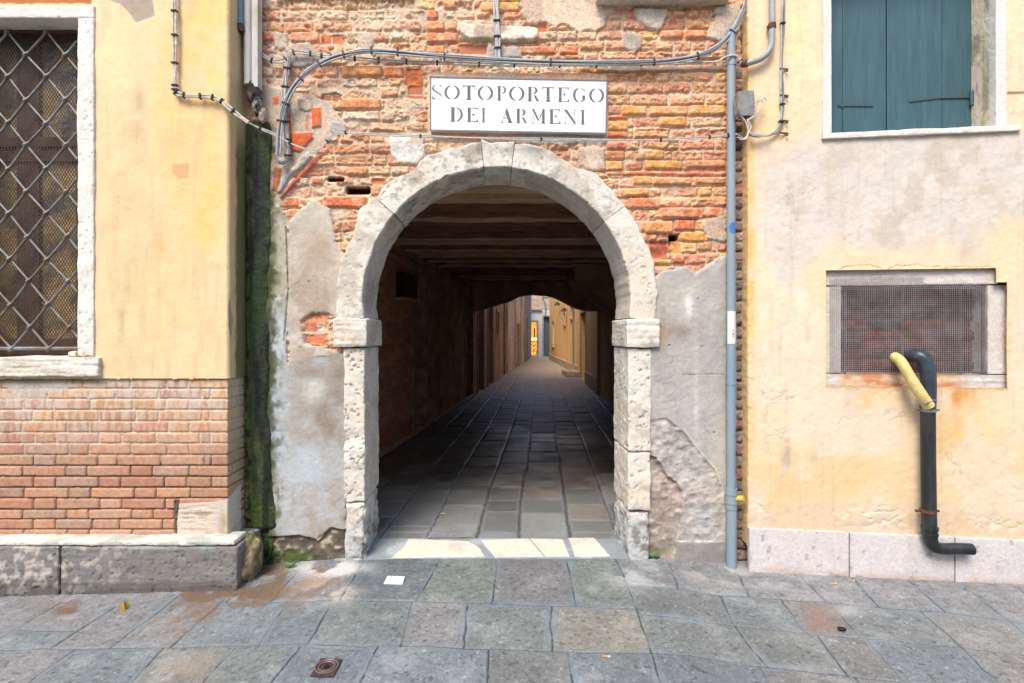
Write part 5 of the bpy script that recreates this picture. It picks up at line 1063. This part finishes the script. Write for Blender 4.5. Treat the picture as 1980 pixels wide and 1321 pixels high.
# ================================================================== ground
def gz(X, D):
    z = np.interp(X, [-3.6, -1.62, -1.0, 0, .9, 1.2, 1.6, 3.6], [-.135, -.085, -.03, -.02, -.025, -.05, -.062, -.05])
    return z*(1-ss(3.55, 3.88, D))+0.0*ss(3.55, 3.88, D)
def gp(px, py):
    z = 0.
    for _ in range(8):
        D = (H-z)*F/(py-CY); X = (px-CX)/F*D; z = float(gz(X, np.array(D)))
    return (X, D)
S = []
def pl(*p): S.extend(zip(p, p[1:]))
pl((700, 1079), (1215, 1079)); pl((560, 1090), (700, 1079)); pl((1215, 1079), (1262, 1092))
pl((440, 1164), (560, 1165), (807, 1163), (1033, 1171), (1111, 1173), (1230, 1178))
pl((1238, 1189), (1420, 1208), (1555, 1223), (1661, 1233), (1854, 1253), (2060, 1275))
pl((-80, 1257), (0, 1257), (212, 1253), (329, 1251), (700, 1250), (730, 1248), (899, 1253), (1069, 1258), (1260, 1263), (1484, 1288), (1633, 1306), (1752, 1320), (2060, 1352))
pl((1216, 1130), (1310, 1138), (1393, 1151), (1452, 1153), (1586, 1164), (1704, 1174), (1822, 1182), (1950, 1200), (2060, 1214))
for a, b in [((705, 1081), (655, 1164)), ((853, 1080), (803, 1164)), ((959, 1080), (950, 1168)), ((1097, 1079), (1111, 1172)), ((1193, 1079), (1232, 1183)), ((572, 1105), (520, 1164)), ((510, 1110), (440, 1163)),
             ((120, 1165), (-20, 1246)), ((39, 1218), (155, 1220)), ((226, 1172), (97, 1256)), ((345, 1152), (212, 1253)), ((434, 1160), (329, 1251)), ((551, 1166), (495, 1250)), ((640, 1165), (590, 1250)), ((797, 1164), (772, 1250)), ((903, 1167), (896, 1253)), ((1064, 1172), (1069, 1258)), ((1232, 1183), (1260, 1264)),
             ((1393, 1150), (1420, 1208)), ((1420, 1208), (1484, 1287)), ((1507, 1157), (1557, 1223)), ((1605, 1166), (1663, 1233)), ((1779, 1179), (1858, 1253)), ((1578, 1226), (1637, 1306)), ((1675, 1235), (1752, 1320)), ((1950, 1199), (2030, 1272)),
             ((1297, 1090), (1310, 1138)), ((1422, 1100), (1448, 1152)), ((1537, 1100), (1600, 1165)), ((1640, 1108), (1700, 1173)), ((1742, 1110), (1828, 1183)), ((1848, 1118), (1948, 1200)), ((1950, 1120), (2050, 1212)),
             ((147, 1256), (-60, 1398)), ((318, 1251), (175, 1398)), ((452, 1251), (318, 1398)), ((580, 1250), (470, 1398)), ((730, 1249), (664, 1398)), ((942, 1254), (934, 1398)), ((1099, 1259), (1120, 1398)), ((1260, 1264), (1298, 1398)), ((1468, 1287), (1530, 1398)), ((1650, 1309), (1740, 1398)), ((1858, 1254), (1960, 1342)),
             ((-60, 1398), (2100, 1398))]: S.append((a, b))
SW = [(gp(*a), gp(*b)) for a, b in S]
xg = np.arange(-3.7, 3.95, .005); yg = np.arange(1.80, 3.885, .005); X, Y = np.meshgrid(xg, yg)
wxn = (fbm(X*3, Y*3, 3, 3)-.5)*.03+(fbm(X*18, Y*18, 7, 3)-.5)*.010; wyn = (fbm(X*3+9, Y*3, 5, 3)-.5)*.03+(fbm(X*18, Y*18+7, 9, 3)-.5)*.010
dj = np.full(X.shape, 9.); 
for a, b in SW: dj = np.minimum(dj, segd(X+wxn, Y+wyn, a, b))
# slab ids by flooding a coarse raster
cx_g = np.arange(-3.7, 3.97, .02); cy_g = np.arange(1.80, 3.90, .02); XC_, YC_ = np.meshgrid(cx_g, cy_g); blk = np.full(XC_.shape, 9.)
for a, b in SW:
    L_ = math.dist(a, b); ex = ((b[0]-a[0])/L_*.035, (b[1]-a[1])/L_*.035); blk = np.minimum(blk, segd(XC_, YC_, (a[0]-ex[0], a[1]-ex[1]), (b[0]+ex[0], b[1]+ex[1])))
free = blk > .016; labg = np.where(free, np.arange(free.size).reshape(free.shape)+1, 0)
for _ in range(400):
    o_ = labg.copy()
    for ax, sh in ((0, 1), (0, -1), (1, 1), (1, -1)):
        r2 = np.roll(labg, sh, ax)
        if ax == 0: r2[0 if sh > 0 else -1] = 0
        else: r2[:, 0 if sh > 0 else -1] = 0
        labg = np.where(free, np.maximum(labg, r2), 0)
    if (labg == o_).all(): break
for _ in range(3):
    for ax, sh in ((0, 1), (0, -1), (1, 1), (1, -1)): labg = np.where(labg == 0, np.roll(labg, sh, ax), labg)
ii = np.clip(np.round((Y-1.80)/.02).astype(int), 0, labg.shape[0]-1); jj_ = np.clip(np.round((X+3.7)/.02).astype(int), 0, labg.shape[1]-1); sid = labg[ii, jj_]
Rs = RB[(sid*31) % 4096]
pal = lin([(132, 142, 146), (126, 138, 144), (132, 138, 140), (122, 134, 142), (130, 140, 146), (136, 139, 140), (122, 132, 140), (128, 138, 140)])
scol = pal[(Rs[..., 0]*8).astype(int)]*(.86+.24*Rs[..., 1])[..., None]
def slabat(px, py): 
    x_, y_ = gp(px, py); return labg[int(round((y_-1.8)/.02)), int(round((x_+3.7)/.02))]
for px_, py_, c_ in [(1160, 1220, (172, 160, 138)), (845, 1205, (160, 152, 150)), (1035, 1125, (138, 130, 128)), (900, 1125, (142, 152, 134)), (1160, 1125, (144, 152, 138)), (760, 1115, (118, 126, 130)), (985, 1215, (138, 146, 140)), (700, 1205, (138, 148, 144)), (1350, 1225, (130, 134, 130)), (1520, 1260, (136, 136, 128)),
                     (1030, 1300, (150, 148, 144)), (340, 1290, (160, 156, 146)), (480, 1290, (146, 154, 152)), (100, 1195, (158, 152, 152)), (1590, 1195, (150, 134, 128)), (1700, 1210, (140, 146, 148)), (1570, 1270, (138, 142, 138))]:
    s_ = slabat(px_, py_)
    if s_: scol = np.where((sid == s_)[..., None], lin(tuple(v*.6+w_*.4 for v, w_ in zip(tuple(q_*.92 for q_ in c_), (128, 140, 146)))), scol)
n1 = fbm(X*7, Y*7, 31, 5); n2 = fbm(X*40, Y*40, 41, 3); n3 = fbm(X*2.2, Y*2.2, 51, 4)
band = .008+.030*ss(.35, .75, fbm(X*4, Y*4, 61, 3))
cem = ss(band+.014, band-.010, dj+.016*(n2-.5)); cm = lin((126, 140, 150))*(.66+.64*fbm(X*14, Y*14, 71, 5))[..., None]
n4 = fbm(X*105, Y*105, 43, 2); scol = mix(scol, lin((132, 142, 146)), np.full(X.shape, .10))*np.array([.86, .87, .89])*(.9+.2*RB[(sid*53) % 4096, 4])[..., None]; c = scol*(.82+.36*n1)[..., None]; c = c*(.80+.40*n2)[..., None]*(.84+.32*n4)[..., None]; c = mix(c, lin((52, 54, 54)), ss(.70, .80, fbm(X*60, Y*60, 47, 2))*.6); c = mix(c, lin((206, 208, 206)), ss(.76, .84, fbm(X*75, Y*75, 49, 2))*.4)
c = mix(c, lin((196, 198, 196)), ss(.60, .74, n1)*.12); c = mix(c, lin((92, 94, 92)), ss(.56, .72, fbm(X*22, Y*22, 75, 4))*.30)
c = mix(c, cm, cem*.62)
onl = ss(.42, .50, fbm(X*9, Y*9, 81, 3)); ln = ss(.0056, .0020, dj)*(.45+.55*onl); c = mix(c, lin((54, 52, 50)), ln*.9)
rim = ss(.006, .002, np.abs(dj-band))*.12; c = mix(c, lin((110, 114, 118)), rim)
ppx = X/Y*F+CX; ppy = CY+(H-gz(X, Y))/Y*F
h = gz(X, Y)+(n2-.5)*.0030*(1-cem)+(n4-.5)*.0016*(1-cem)+(n1-.5)*.006+(RB[(sid*17) % 4096, 2]-.5)*.006*(1-cem)-.006*ln-.002*cem+.003*(fbm(X*26, Y*26, 85, 3)-.5)*(1-cem)
def gblob(lst, seed, thr=(.38, .6)):
    global c
    for (x_, y_, sx, sy, cc_, s_) in lst:
        m = np.exp(-(((ppx-x_)/sx)**2+((ppy-y_)/sy)**2))*s_*1.3; m = np.clip(m*ss(thr[0], thr[1], fbm(X*8+seed, Y*8, 91+seed, 5))*1.3, 0, 1); c = mix(c, lin(cc_), m)
gblob([(170, 1180, 70, 18, (116, 92, 70), .9), (430, 1150, 130, 26, (118, 100, 82), .95), (540, 1110, 60, 30, (112, 96, 78), .95), (370, 1200, 60, 22, (130, 108, 84), .6), (600, 1120, 50, 26, (140, 112, 92), .8), (500, 1180, 60, 16, (118, 112, 104), .6), (360, 1290, 60, 30, (150, 142, 130), .4), (1590, 1195, 30, 26, (140, 118, 110), .6), (1640, 1180, 30, 12, (176, 180, 182), .35)], 3)
gblob([(640, 1100, 60, 16, (206, 206, 204), .9), (1240, 1115, 60, 22, (178, 182, 184), .55), (1400, 1110, 60, 18, (178, 174, 170), .7), (1520, 1125, 60, 16, (180, 183, 184), .4), (640, 1145, 50, 20, (186, 180, 174), .7)], 5)
wet = ss(.5, .7, n3)*.35+.25*np.exp(-((ppx-480)/160)**2-((ppy-1140)/40)**2)
# threshold of white stone, set in cement
thr_polys = [([(790, 1043), (905, 1047), (926, 1058), (938, 1076), (756, 1080), (780, 1058)]), ([(930, 1045), (1022, 1042), (1052, 1077), (958, 1078), (942, 1060)]), ([(1025, 1042), (1088, 1043), (1102, 1077), (1056, 1077)]), ([(1098, 1038), (1145, 1037), (1180, 1076), (1112, 1077), (1106, 1058)])]
tz = (Y > 3.585) & (np.abs(X) < 1.1)
c = np.where(tz[..., None], mix(lin((150, 160, 166))*(.80+.4*n1)[..., None], lin((196, 204, 210)), ss(.5, .65, n1)*.5), c); h = np.where(tz, gz(X, Y)+.002*(n1-.5), h)
for q_ in thr_polys:
    qq = [gp(*p) for p in q_]; s_ = polysd(X, Y, qq)+.012*(n1-.5)+.006*(n2-.5); k = ss(.004, -.006, s_); c = mix(c, lin((232, 222, 204))*(.86+.26*n2)[..., None], k*np.clip(.65+ss(.3, .5, n1)*.5, 0, 1)); h = h+.005*k
    wet = wet*(1-k)
P = np.stack([X, Y, h], -1)
o = link('pavement', grid(P, c, wet=wet, name='pavement'), M['paving']); tag(o, kind='structure')
# passage and alley paving
def alley():
    ys = [3.88]
    while ys[-1] < 35.2: ys.append(ys[-1]+max(.007, .0022*(ys[-1]-1.5)))
    y = np.array(ys); x = np.arange(-2.3, 4.2, .012); X, Y = np.meshgrid(x, y); xs = X-.084*(Y-3.87)+.05*(fbm(X*1.5, Y*.8, 3, 3)-.5)+.018*(fbm(X*14, Y*14, 5, 3)-.5)
    lines = np.array([-3.6, -3.2, -2.85, -2.5, -2.15, -1.9, -1.55, -1.2, -.86, -.525, -.151, .163, .548, .894, 1.25, 1.6, 1.95, 2.3, 2.7, 3.1]); i = np.clip(np.searchsorted(lines, xs)-1, 0, len(lines)-2)
    dx = np.minimum(xs-lines[i], lines[i+1]-xs); rs = np.random.RandomState(6); dyy = np.full(X.shape, 9.); sid = np.zeros(X.shape, int)
    for k in range(len(lines)-1):
        m = i == k; c0 = 3.87+rs.uniform(-.4, 0); jt = [c0]
        while jt[-1] < 36: jt.append(jt[-1]+rs.uniform(.28, .62))
        jt = np.array(jt); yy = Y[m]+.02*(fbm(X[m]*3, Y[m]*3, 13, 2)-.5); q_ = np.clip(np.searchsorted(jt, yy)-1, 0, len(jt)-2); dyy[m] = np.minimum(yy-jt[q_], jt[q_+1]-yy); sid[m] = k*97+q_*13
    dd = np.minimum(dx, dyy); n1 = fbm(X*6, Y*6, 23, 4); n2 = fbm(X*30, Y*30, 27, 3); R = RB[sid % 4096]
    c = lin([(140, 142, 140), (134, 138, 138), (142, 138, 134), (128, 132, 134)])[(R[..., 0]*4).astype(int)]*(.62+.66*R[..., 1])[..., None]*(.8+.4*n1)[..., None]
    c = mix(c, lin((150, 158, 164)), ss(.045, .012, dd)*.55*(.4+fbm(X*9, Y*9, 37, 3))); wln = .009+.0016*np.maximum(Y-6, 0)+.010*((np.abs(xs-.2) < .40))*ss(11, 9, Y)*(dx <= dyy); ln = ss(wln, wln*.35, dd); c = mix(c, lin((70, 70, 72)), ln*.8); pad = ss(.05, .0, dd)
    damp_shade = ss(4.4, 6.0, Y+1.5*(n1-.5))*ss(11.2, 9.2, Y+1.5*(n1-.5)); c = mix(c, c*np.array([.40, .34, .30]), damp_shade*(.75+.25*ss(.4, .6, n1)))  # damp stone plus the passage's shade, both darkened into the paving colour
    c = mix(c, lin((176, 156, 134)), ss(9.5, 13, Y)*.8)  # warm bounce off the alley walls tinted into the far paving
    h = (n1-.5)*.008+(n2-.5)*.003-.007*ln+(R[..., 2]-.5)*.010*(1-pad)+(R[..., 5]-.5)*.02*(Y%1-.5)*(1-pad); wet = .35+.5*ss(.4, .65, fbm(X*1.2, Y*1.2, 33, 3))*ss(11, 9, Y)
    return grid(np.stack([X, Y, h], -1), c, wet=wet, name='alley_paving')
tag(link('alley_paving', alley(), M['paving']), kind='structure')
mb = MB(); mb.poly([(-60, -60, -.30), (60, -60, -.30), (60, 90, -.30), (-60, 90, -.30)]); tag(mb.build('ground', plain('far paving', (150, 152, 150), .8)), kind='structure')
mb = MB(); mb.poly([(-9, -9, -.145), (9, -9, -.145), (9, 1.82, -.13), (-9, 1.82, -.13)]); tag(mb.build('square_paving', plain('square paving', (150, 152, 150), .8, c2=(120, 124, 124), scale=3)), kind='structure')
# ---- things lying on the paving
def on(px, py, dz=.0): x_, y_ = gp(px, py); return Vector((x_, y_, float(gz(x_, np.array(y_)))+dz))
m_ = MB(); a = [on(742, 1131, .004), on(778, 1132, .004), on(783, 1117, .004), on(749, 1116, .004)]; m_.prism(a, (0, 0, .004)); tag(m_.build('paper_note', M['paper']), 'white square paper lying on the dark slab by the threshold', 'paper')
mc = thing('metal_cover', 'small rusty square metal valve cover with round lid set in the paving', 'cover', on(630, 1294))
ce = on(630, 1294, .003); X1 = (on(652, 1294)-on(608, 1294)); ex = Vector((1, 0, 0)); ey = Vector((0, 1, 0)); hw = .058
q_ = [on(600, 1311, .004), on(644, 1312, .004), on(662, 1278, .004), on(620, 1277, .004)]; m_ = MB(); m_.prism(q_, (0, 0, .006)); m_.build('plate', M['cover'], mc, bevel=.001)
cc_ = sum(q_, Vector())/4; cc_.z += .008; m_ = MB()
for rad in (.050, .036): m_.tube([cc_+Vector((math.cos(t)*rad, math.sin(t)*rad, .001)) for t in np.linspace(0, 2*PI, 29)], .0035, 6, False)
m_.build('ring', plain('pale rim', (135, 120, 122), .5, metal=.3), mc, True)
m_ = MB(); m_.prism([cc_+Vector((math.cos(t)*.014, math.sin(t)*.014, .0)) for t in np.linspace(0, 2*PI, 13)[:-1]], (0, 0, .004)); m_.build('knob', M['tie'], mc)
for i, (px_, py_, an, lb) in enumerate([(1612, 1131, .3, 'cigarette butt left of its twin below the stone skirting'), (1646, 1125, .1, 'cigarette butt right of its twin below the stone skirting'), (1172, 1272, -.1, 'cigarette butt on the slab at the bottom centre'), (855, 996, .1, 'cigarette butt inside the passage beyond the threshold'), (874, 1038, 1.4, 'cigarette butt touching the white threshold stone')]):
    p = on(px_, py_, .007) if py_ > 1040 else Vector(((px_-CX)/F*(H*F/(py_-CY)), H*F/(py_-CY), .012)); d = Vector((math.cos(an), math.sin(an), 0)); t = thing('cigarette_butt', lb, 'cigarette butt', p)
    m_ = MB(); m_.tube([p-d*.015, p+d*.010], .0042, 8); m_.build('filter', M['butt'], t, True); m_ = MB(); m_.tube([p+d*.010, p+d*.019], .004, 8); m_.build('paper_end', M['buttw'], t, True)
o = blob('litter', on(1628, 1219, .008), .020, .014, .009, M['tie'], None, 31, .5, n=12); tag(o, 'small black crumpled litter on the reddish slab at the right', 'litter')
m_ = MB(); rl = random.Random(8)
for k in range(5):
    p = on(240+rl.uniform(-6, 6), 1178+rl.uniform(-4, 4), .006); a = rl.uniform(0, 6); d = Vector((math.cos(a), math.sin(a), .2))*.013; s_ = Vector((-d.y, d.x, .1))*.4; m_.poly([p-d, p+s_, p+d, p-s_])
tag(m_.build('fallen_leaf', plain('yellow leaf', (220, 180, 70), .6)), 'yellow fallen leaf fragments on the paving below the plinth', 'leaf')
def weed(px_, py_, n, size, label, seed):
    t = thing('weed', label, 'plant', on(px_, py_)); rl = random.Random(seed); ml_ = MB(); ms_ = MB(); b = on(px_, py_)
    for k in range(n):
        a = rl.uniform(0, 2*PI); L_ = size*rl.uniform(.5, 1); tip = b+Vector((math.cos(a)*L_, math.sin(a)*L_*.6-.02, L_*rl.uniform(.3, .9))); ms_.tube([b, (b+tip)/2+Vector((0, 0, .01)), tip], .0012, 4)
        for q in range(6):
            c_ = b.lerp(tip, .5+q*.1)+Vector([rl.uniform(-.008, .008) for _ in range(3)]); a2 = rl.uniform(0, 6); d = Vector((math.cos(a2), math.sin(a2), rl.uniform(-.3, .5)))*size*.24; s_ = Vector((-d.y, d.x, rl.uniform(-.01, .01)))*.55
            ml_.poly([c_-d, c_-d*.2+s_, c_+d, c_-d*.2-s_])
    ml_.build('leaves', M['leaf'], t); ms_.build('stems', M['leaf'], t)
weed(545, 1078, 14, .12, 'small green weed in the corner beside the mossy drain casing', 3)
weed(562, 1096, 4, .04, 'tiny dark weed on the paving in front of the corner weed', 5)
weed(1262, 1078, 5, .05, 'tiny weed at the foot of the right arch jamb', 7)
rub = thing('fallen_stone', 'broken brown stone lump at the foot of the mossy corner', 'stone', on(486, 1100))
def brc(P): return mix(mix(lin((124, 110, 94))*np.ones(P.shape), lin((166, 150, 124)), ss(.5, .62, fbm3(P, 20, 3, 4))), lin((80, 92, 44)), ss(.52, .66, fbm3(P, 9, 7, 3))*.7)
blob('lump', (-1.595, 3.44, .05), .065, .12, .15, M['stone'], rub, 41, .28, brc, 40)
0 and blob('lump', (-1.53, 3.52, -.02), .05, .07, .08, M['stone'], rub, 45, .3, brc, 30)
# unseen house added behind the viewer: it keeps the low sky out of the passage
oh = thing('sky_block_house', 'unseen house added behind the viewer to block low sky light', 'building', (0, -5.5, 0))
mb = MB().box(-11, 11, -8.5, -5.5, -.2, 5.3); mb.build('wall', plain('opposite plaster', (214, 204, 190), .9, c2=(196, 184, 168), scale=1), oh)
mb = MB()
for x_ in (-8, -4.5, 3.5, 7):
    for z_ in (1.0, 3.4):
        MB().box(x_, x_+1.0, -5.49, -5.44, z_, z_+1.5).build('window', M['shutter'], oh, bevel=.01)
# ================================================================== ALLEY BEYOND
def seg_house(name, label, A, B, side, base, dark, holes, hgt=4.7, thick=2.5, base_z=-.1):
    """house along the alley from plan point A to B. holes: (t0,t1,z0,z1,kind) along the wall in metres of depth y"""
    t = thing(name, label, 'building', (A[0], A[1], 0)); A = np.array(A, float); B = np.array(B, float); L = np.linalg.norm(B-A); d = (B-A)/L
    n = np.array([d[1], -d[0]])*side                      # towards the alley
    at = lambda y_: (y_-A[1])/(B[1]-A[1])*L if abs(B[1]-A[1]) > .5 else y_-A[0]
    hs_ = [(at(a), at(b), z0, z1, k) for a, b, z0, z1, k in holes]
    us = sorted({0., L, *[h[0] for h in hs_], *[h[1] for h in hs_]}); zs_ = sorted({base_z, hgt, *[h[2] for h in hs_], *[h[3] for h in hs_]}); pos = lambda u, z, o=0: (*(A+d*u+n*o), z)
    mb = MB()
    for u0, u1 in zip(us, us[1:]):
        for z0, z1 in zip(zs_, zs_[1:]):
            if any(h[0] <= (u0+u1)/2 <= h[1] and h[2] <= (z0+z1)/2 <= h[3] for h in hs_): continue
            mb.poly([pos(u0, z0), pos(u1, z0), pos(u1, z1), pos(u0, z1)])
    for h in hs_:
        u0, u1, z0, z1, k = h
        for q in ([(u0, z0), (u1, z0)], [(u1, z0), (u1, z1)], [(u1, z1), (u0, z1)], [(u0, z1), (u0, z0)]): mb.poly([pos(*q[0]), pos(*q[1]), pos(*q[1], -.25), pos(*q[0], -.25)])
    mb.poly([pos(0, base_z), pos(0, hgt), pos(0, hgt, -thick), pos(0, base_z, -thick)]); mb.poly([pos(L, base_z), pos(L, hgt), pos(L, hgt, -thick), pos(L, base_z, -thick)]); mb.poly([pos(0, hgt), pos(L, hgt), pos(L, hgt, -thick), pos(0, hgt, -thick)]); mb.poly([pos(0, base_z, -thick), pos(L, base_z, -thick), pos(L, hgt, -thick), pos(0, hgt, -thick)])
    mb.build('wall', plain(name+' plaster', base, .9, c2=dark, scale=1.6, stretch=(1.5, 1.5, .5), bump=.5, dist=.02, lo=.38, hi=.6), t)
    for h in hs_:
        u0, u1, z0, z1, k = h; mm = MB(); mm.hexa([pos(u0, z0, -.22), pos(u1, z0, -.22), pos(u1, z0, -.27), pos(u0, z0, -.27), pos(u0, z1, -.22), pos(u1, z1, -.22), pos(u1, z1, -.27), pos(u0, z1, -.27)])
        mm.build({'d': 'door', 'w': 'window', 'g': 'door'}[k], M['dark_wood'] if k == 'd' else plain('dark glass', (50, 56, 60), .2) if k == 'w' else plain('blue grey door', (96, 116, 132), .6, c2=(70, 84, 96)), t)
        fm = MB(); e = .09
        for (a, b, z_a, z_b) in ((u0-e, u0, z0, z1+e), (u1, u1+e, z0, z1+e), (u0, u1, z1, z1+e)):
            fm.hexa([pos(a, z_a, .03), pos(b, z_a, .03), pos(b, z_a, -.02), pos(a, z_a, -.02), pos(a, z_b, .03), pos(b, z_b, .03), pos(b, z_b, -.02), pos(a, z_b, -.02)])
        if k == 'w': fm.hexa([pos(u0-e, z0-.06, .06), pos(u1+e, z0-.06, .06), pos(u1+e, z0-.06, 0), pos(u0-e, z0-.06, 0), pos(u0-e, z0, .06), pos(u1+e, z0, .06), pos(u1+e, z0, 0), pos(u0-e, z0, 0)])
        fm.build('stone_frame', M['pas_stone'], t)
    return t, pos
lx = lambda D: -2.262+.134*D
seg_house('alley_house', 'brown house with two dark doorways on the left side of the alley', (lx(12.74), 12.74), (lx(18.6), 18.6), 1, (216, 172, 144), (176, 132, 106), [(13.3, 14.2, 0, 2.5, 'd'), (15.05, 15.95, 0, 2.4, 'd'), (16.9, 17.3, 1.6, 2.2, 'w'), (16.4, 18.1, 2.75, 3.9, 'w')])
seg_house('alley_house', 'dark brick house in the middle of the left side of the alley', (lx(18.65)-.06, 18.65), (lx(20.1)-.06, 20.1), 1, (168, 132, 112), (108, 82, 70), [(18.95, 19.6, 0, 3.4, 'd')])
t_, pos_ = seg_house('alley_house', 'pale grey peeling house farther down the left side of the alley', (lx(20.15), 20.15), (lx(27.8), 27.8), 1, (220, 212, 208), (176, 146, 130), [(21.0, 21.7, 2.9, 3.9, 'w'), (23.5, 24.6, 0, 1.9, 'g'), (25.6, 26.2, 2.8, 3.8, 'w')])
seg_house('alley_house', 'blue grey house at the far left end of the alley', (lx(27.85)+.03, 27.85), (lx(32.8)+.03, 32.8), 1, (150, 164, 176), (110, 122, 134), [(29, 29.8, 0, 2.4, 'd'), (30.5, 31.3, 2.8, 3.8, 'w')])
seg_house('alley_house', 'ochre house with a doorway at the near right of the alley', (2.46, 12.95), (3.0, 19.6), -1, (252, 208, 140), (240, 190, 118), [(16.0, 18.0, 0, 2.17, 'd')])
seg_house('alley_house', 'long ochre yellow house down the right side of the alley', (3.02, 19.65), (3.10, 31.0), -1, (252, 208, 140), (238, 186, 116), [(21.0, 21.6, 2.1, 2.6, 'w'), (23.4, 24.0, 1.9, 2.4, 'w'), (28.3, 29.2, 0.8, 2.1, 'w')])
mb = MB(); mb.hexa([(2.98, 19.65, 0), (3.06, 31, 0), (3.2, 31, 0), (3.12, 19.65, 0), (2.98, 19.65, .30), (3.06, 31, .30), (3.2, 31, .34), (3.12, 19.65, .34)]); tag(mb.build('stone_skirt', M['pas_stone'], None, bevel=.02), 'raised stone skirt along the foot of the long ochre house', 'skirting')
mb = MB(); mb.box(2.42, 2.92, 18.35, 19.7, 0, .17); tag(mb.build('stone_step', M['pas_stone'], None, bevel=.02), 'stone doorstep on the right side of the alley', 'step')
mb = MB(); mb.hexa([(2.46, 13.0, 0), (2.64, 15.9, 0), (2.75, 15.9, 0), (2.6, 13.0, 0), (2.46, 13.0, .42), (2.64, 15.9, .36), (2.75, 15.9, .36), (2.6, 13.0, .42)]); tag(mb.build('stone_skirt', M['pas_stone'], None, bevel=.02), 'stone skirt beside the doorway of the near ochre house', 'skirting')
t_, pos_ = seg_house('end_house', 'whitewashed house closing the alley with a glowing shop window', (.6, 34.3), (4.6, 34.3), 1, (226, 232, 240), (204, 208, 216), [(2.17, 2.62, .08, 2.26, 'd'), (3.05, 3.45, 0, 2.6, 'g'), (3.06, 3.62, 3.9, 4.6, 'w')])
mb = MB(); mb.poly([(1.4, 34.285, 3.05), (4.6, 34.285, 3.05), (4.6, 34.285, 4.7), (1.4, 34.285, 4.7)]); mb.build('upper_brick', brickshader('pale brick', (206, 184, 160), (186, 160, 138), (200, 190, 176), bw=.3, rh=.09), t_)
mb = MB(); mb.box(2.1, 2.95, 34.15, 34.3, 3.0, 3.06); mb.build('ledge', M['pas_stone'], t_)
# glowing shop display
m, n, l, p = nodes('lit shop display'); tc = n.new('ShaderNodeTexCoord'); v = n.new('ShaderNodeTexVoronoi'); v.inputs['Scale'].default_value = 9; l.new(tc.outputs['Object'], v.inputs['Vector']); r = n.new('ShaderNodeValToRGB'); e = r.color_ramp.elements
e[0].position = .0; e[0].color = (1, .55, .10, 1); e[1].position = .75; e[1].color = (.30, .07, .01, 1); e2 = r.color_ramp.elements.new(.4); e2.color = (.95, .33, .04, 1); l.new(v.outputs[0], r.inputs[0]); l.new(r.outputs[0], p.inputs['Emission Color']); l.new(r.outputs[0], p.inputs['Base Color']); p.inputs['Emission Strength'].default_value = .75
def glow(name, c, st_):
    m, n, l, p = nodes(name); p.inputs['Base Color'].default_value = (*c, 1); p.inputs['Emission Color'].default_value = (*c, 1); p.inputs['Emission Strength'].default_value = st_; return m
MB().box(2.19, 2.60, 34.46, 34.50, 1.20, 2.24).build('lit_back_wall', glow('amber light', (.85, .33, .05), .6), t_)
MB().box(2.19, 2.60, 34.40, 34.46, 1.05, 1.20).build('lit_shelf', glow('bright shelf', (1, .72, .25), 1.2), t_)
MB().box(2.19, 2.60, 34.44, 34.50, .10, 1.05).build('shop_display', m, t_)
MB().box(2.42, 2.50, 34.40, 34.44, 1.25, 1.85).build('hanging_goods', M['dark_wood'], t_)
mb = MB(); mb.tube(crv([(3.0, 34.2, 4.4), (2.98, 34.2, 3.8), (3.15, 34.2, 3.4), (3.16, 34.2, 2.7)]), .035, 8); tag(mb.build('rain_pipe', M['cable_dark'], None, True), 'bent rain pipe on the house at the end of the alley', 'pipe')
for (x_, y_, z_, lb) in ((2.62, 20.2, 3.05, 'round wall lamp on a bracket high on the right alley wall'), (2.78, 22.8, 2.55, 'dark wall lamp lower on the right alley wall'), (2.80, 25.5, 2.95, 'small wall lamp farthest down the right alley wall')):
    t = thing('wall_lamp', lb, 'lamp', (3.02, y_, z_)); mb = MB(); mb.tube([(3.05, y_, z_-.05), (x_+.1, y_, z_+.05)], .018, 6); mb.build('bracket', M['tie'], t, True)
    mb = MB(); mb.tube([(x_+.1, y_, z_+.06), (x_+.1, y_, z_-.04), (x_+.1, y_, z_-.10)], lambda q: .05+.09*q, 12); mb.build('lamp_shade', M['tie'], t, True)
for (x_, y_, z0, z1, lb) in ((2.98, 20.6, 0.3, 2.9, 'thin vertical pipe on the near part of the right alley wall'), (lx(22.4)+.05, 22.4, .1, 5, 'vertical downpipe on the pale grey house'), (lx(25.2)+.05, 25.2, .1, 5, 'farther downpipe on the pale grey house')):
    mb = MB(); mb.tube([(x_, y_, z0), (x_, y_, z1)], .03, 8); tag(mb.build('downpipe', M['cable_dark'] if y_ < 21 else M['conduit'], None, True), lb, 'pipe')
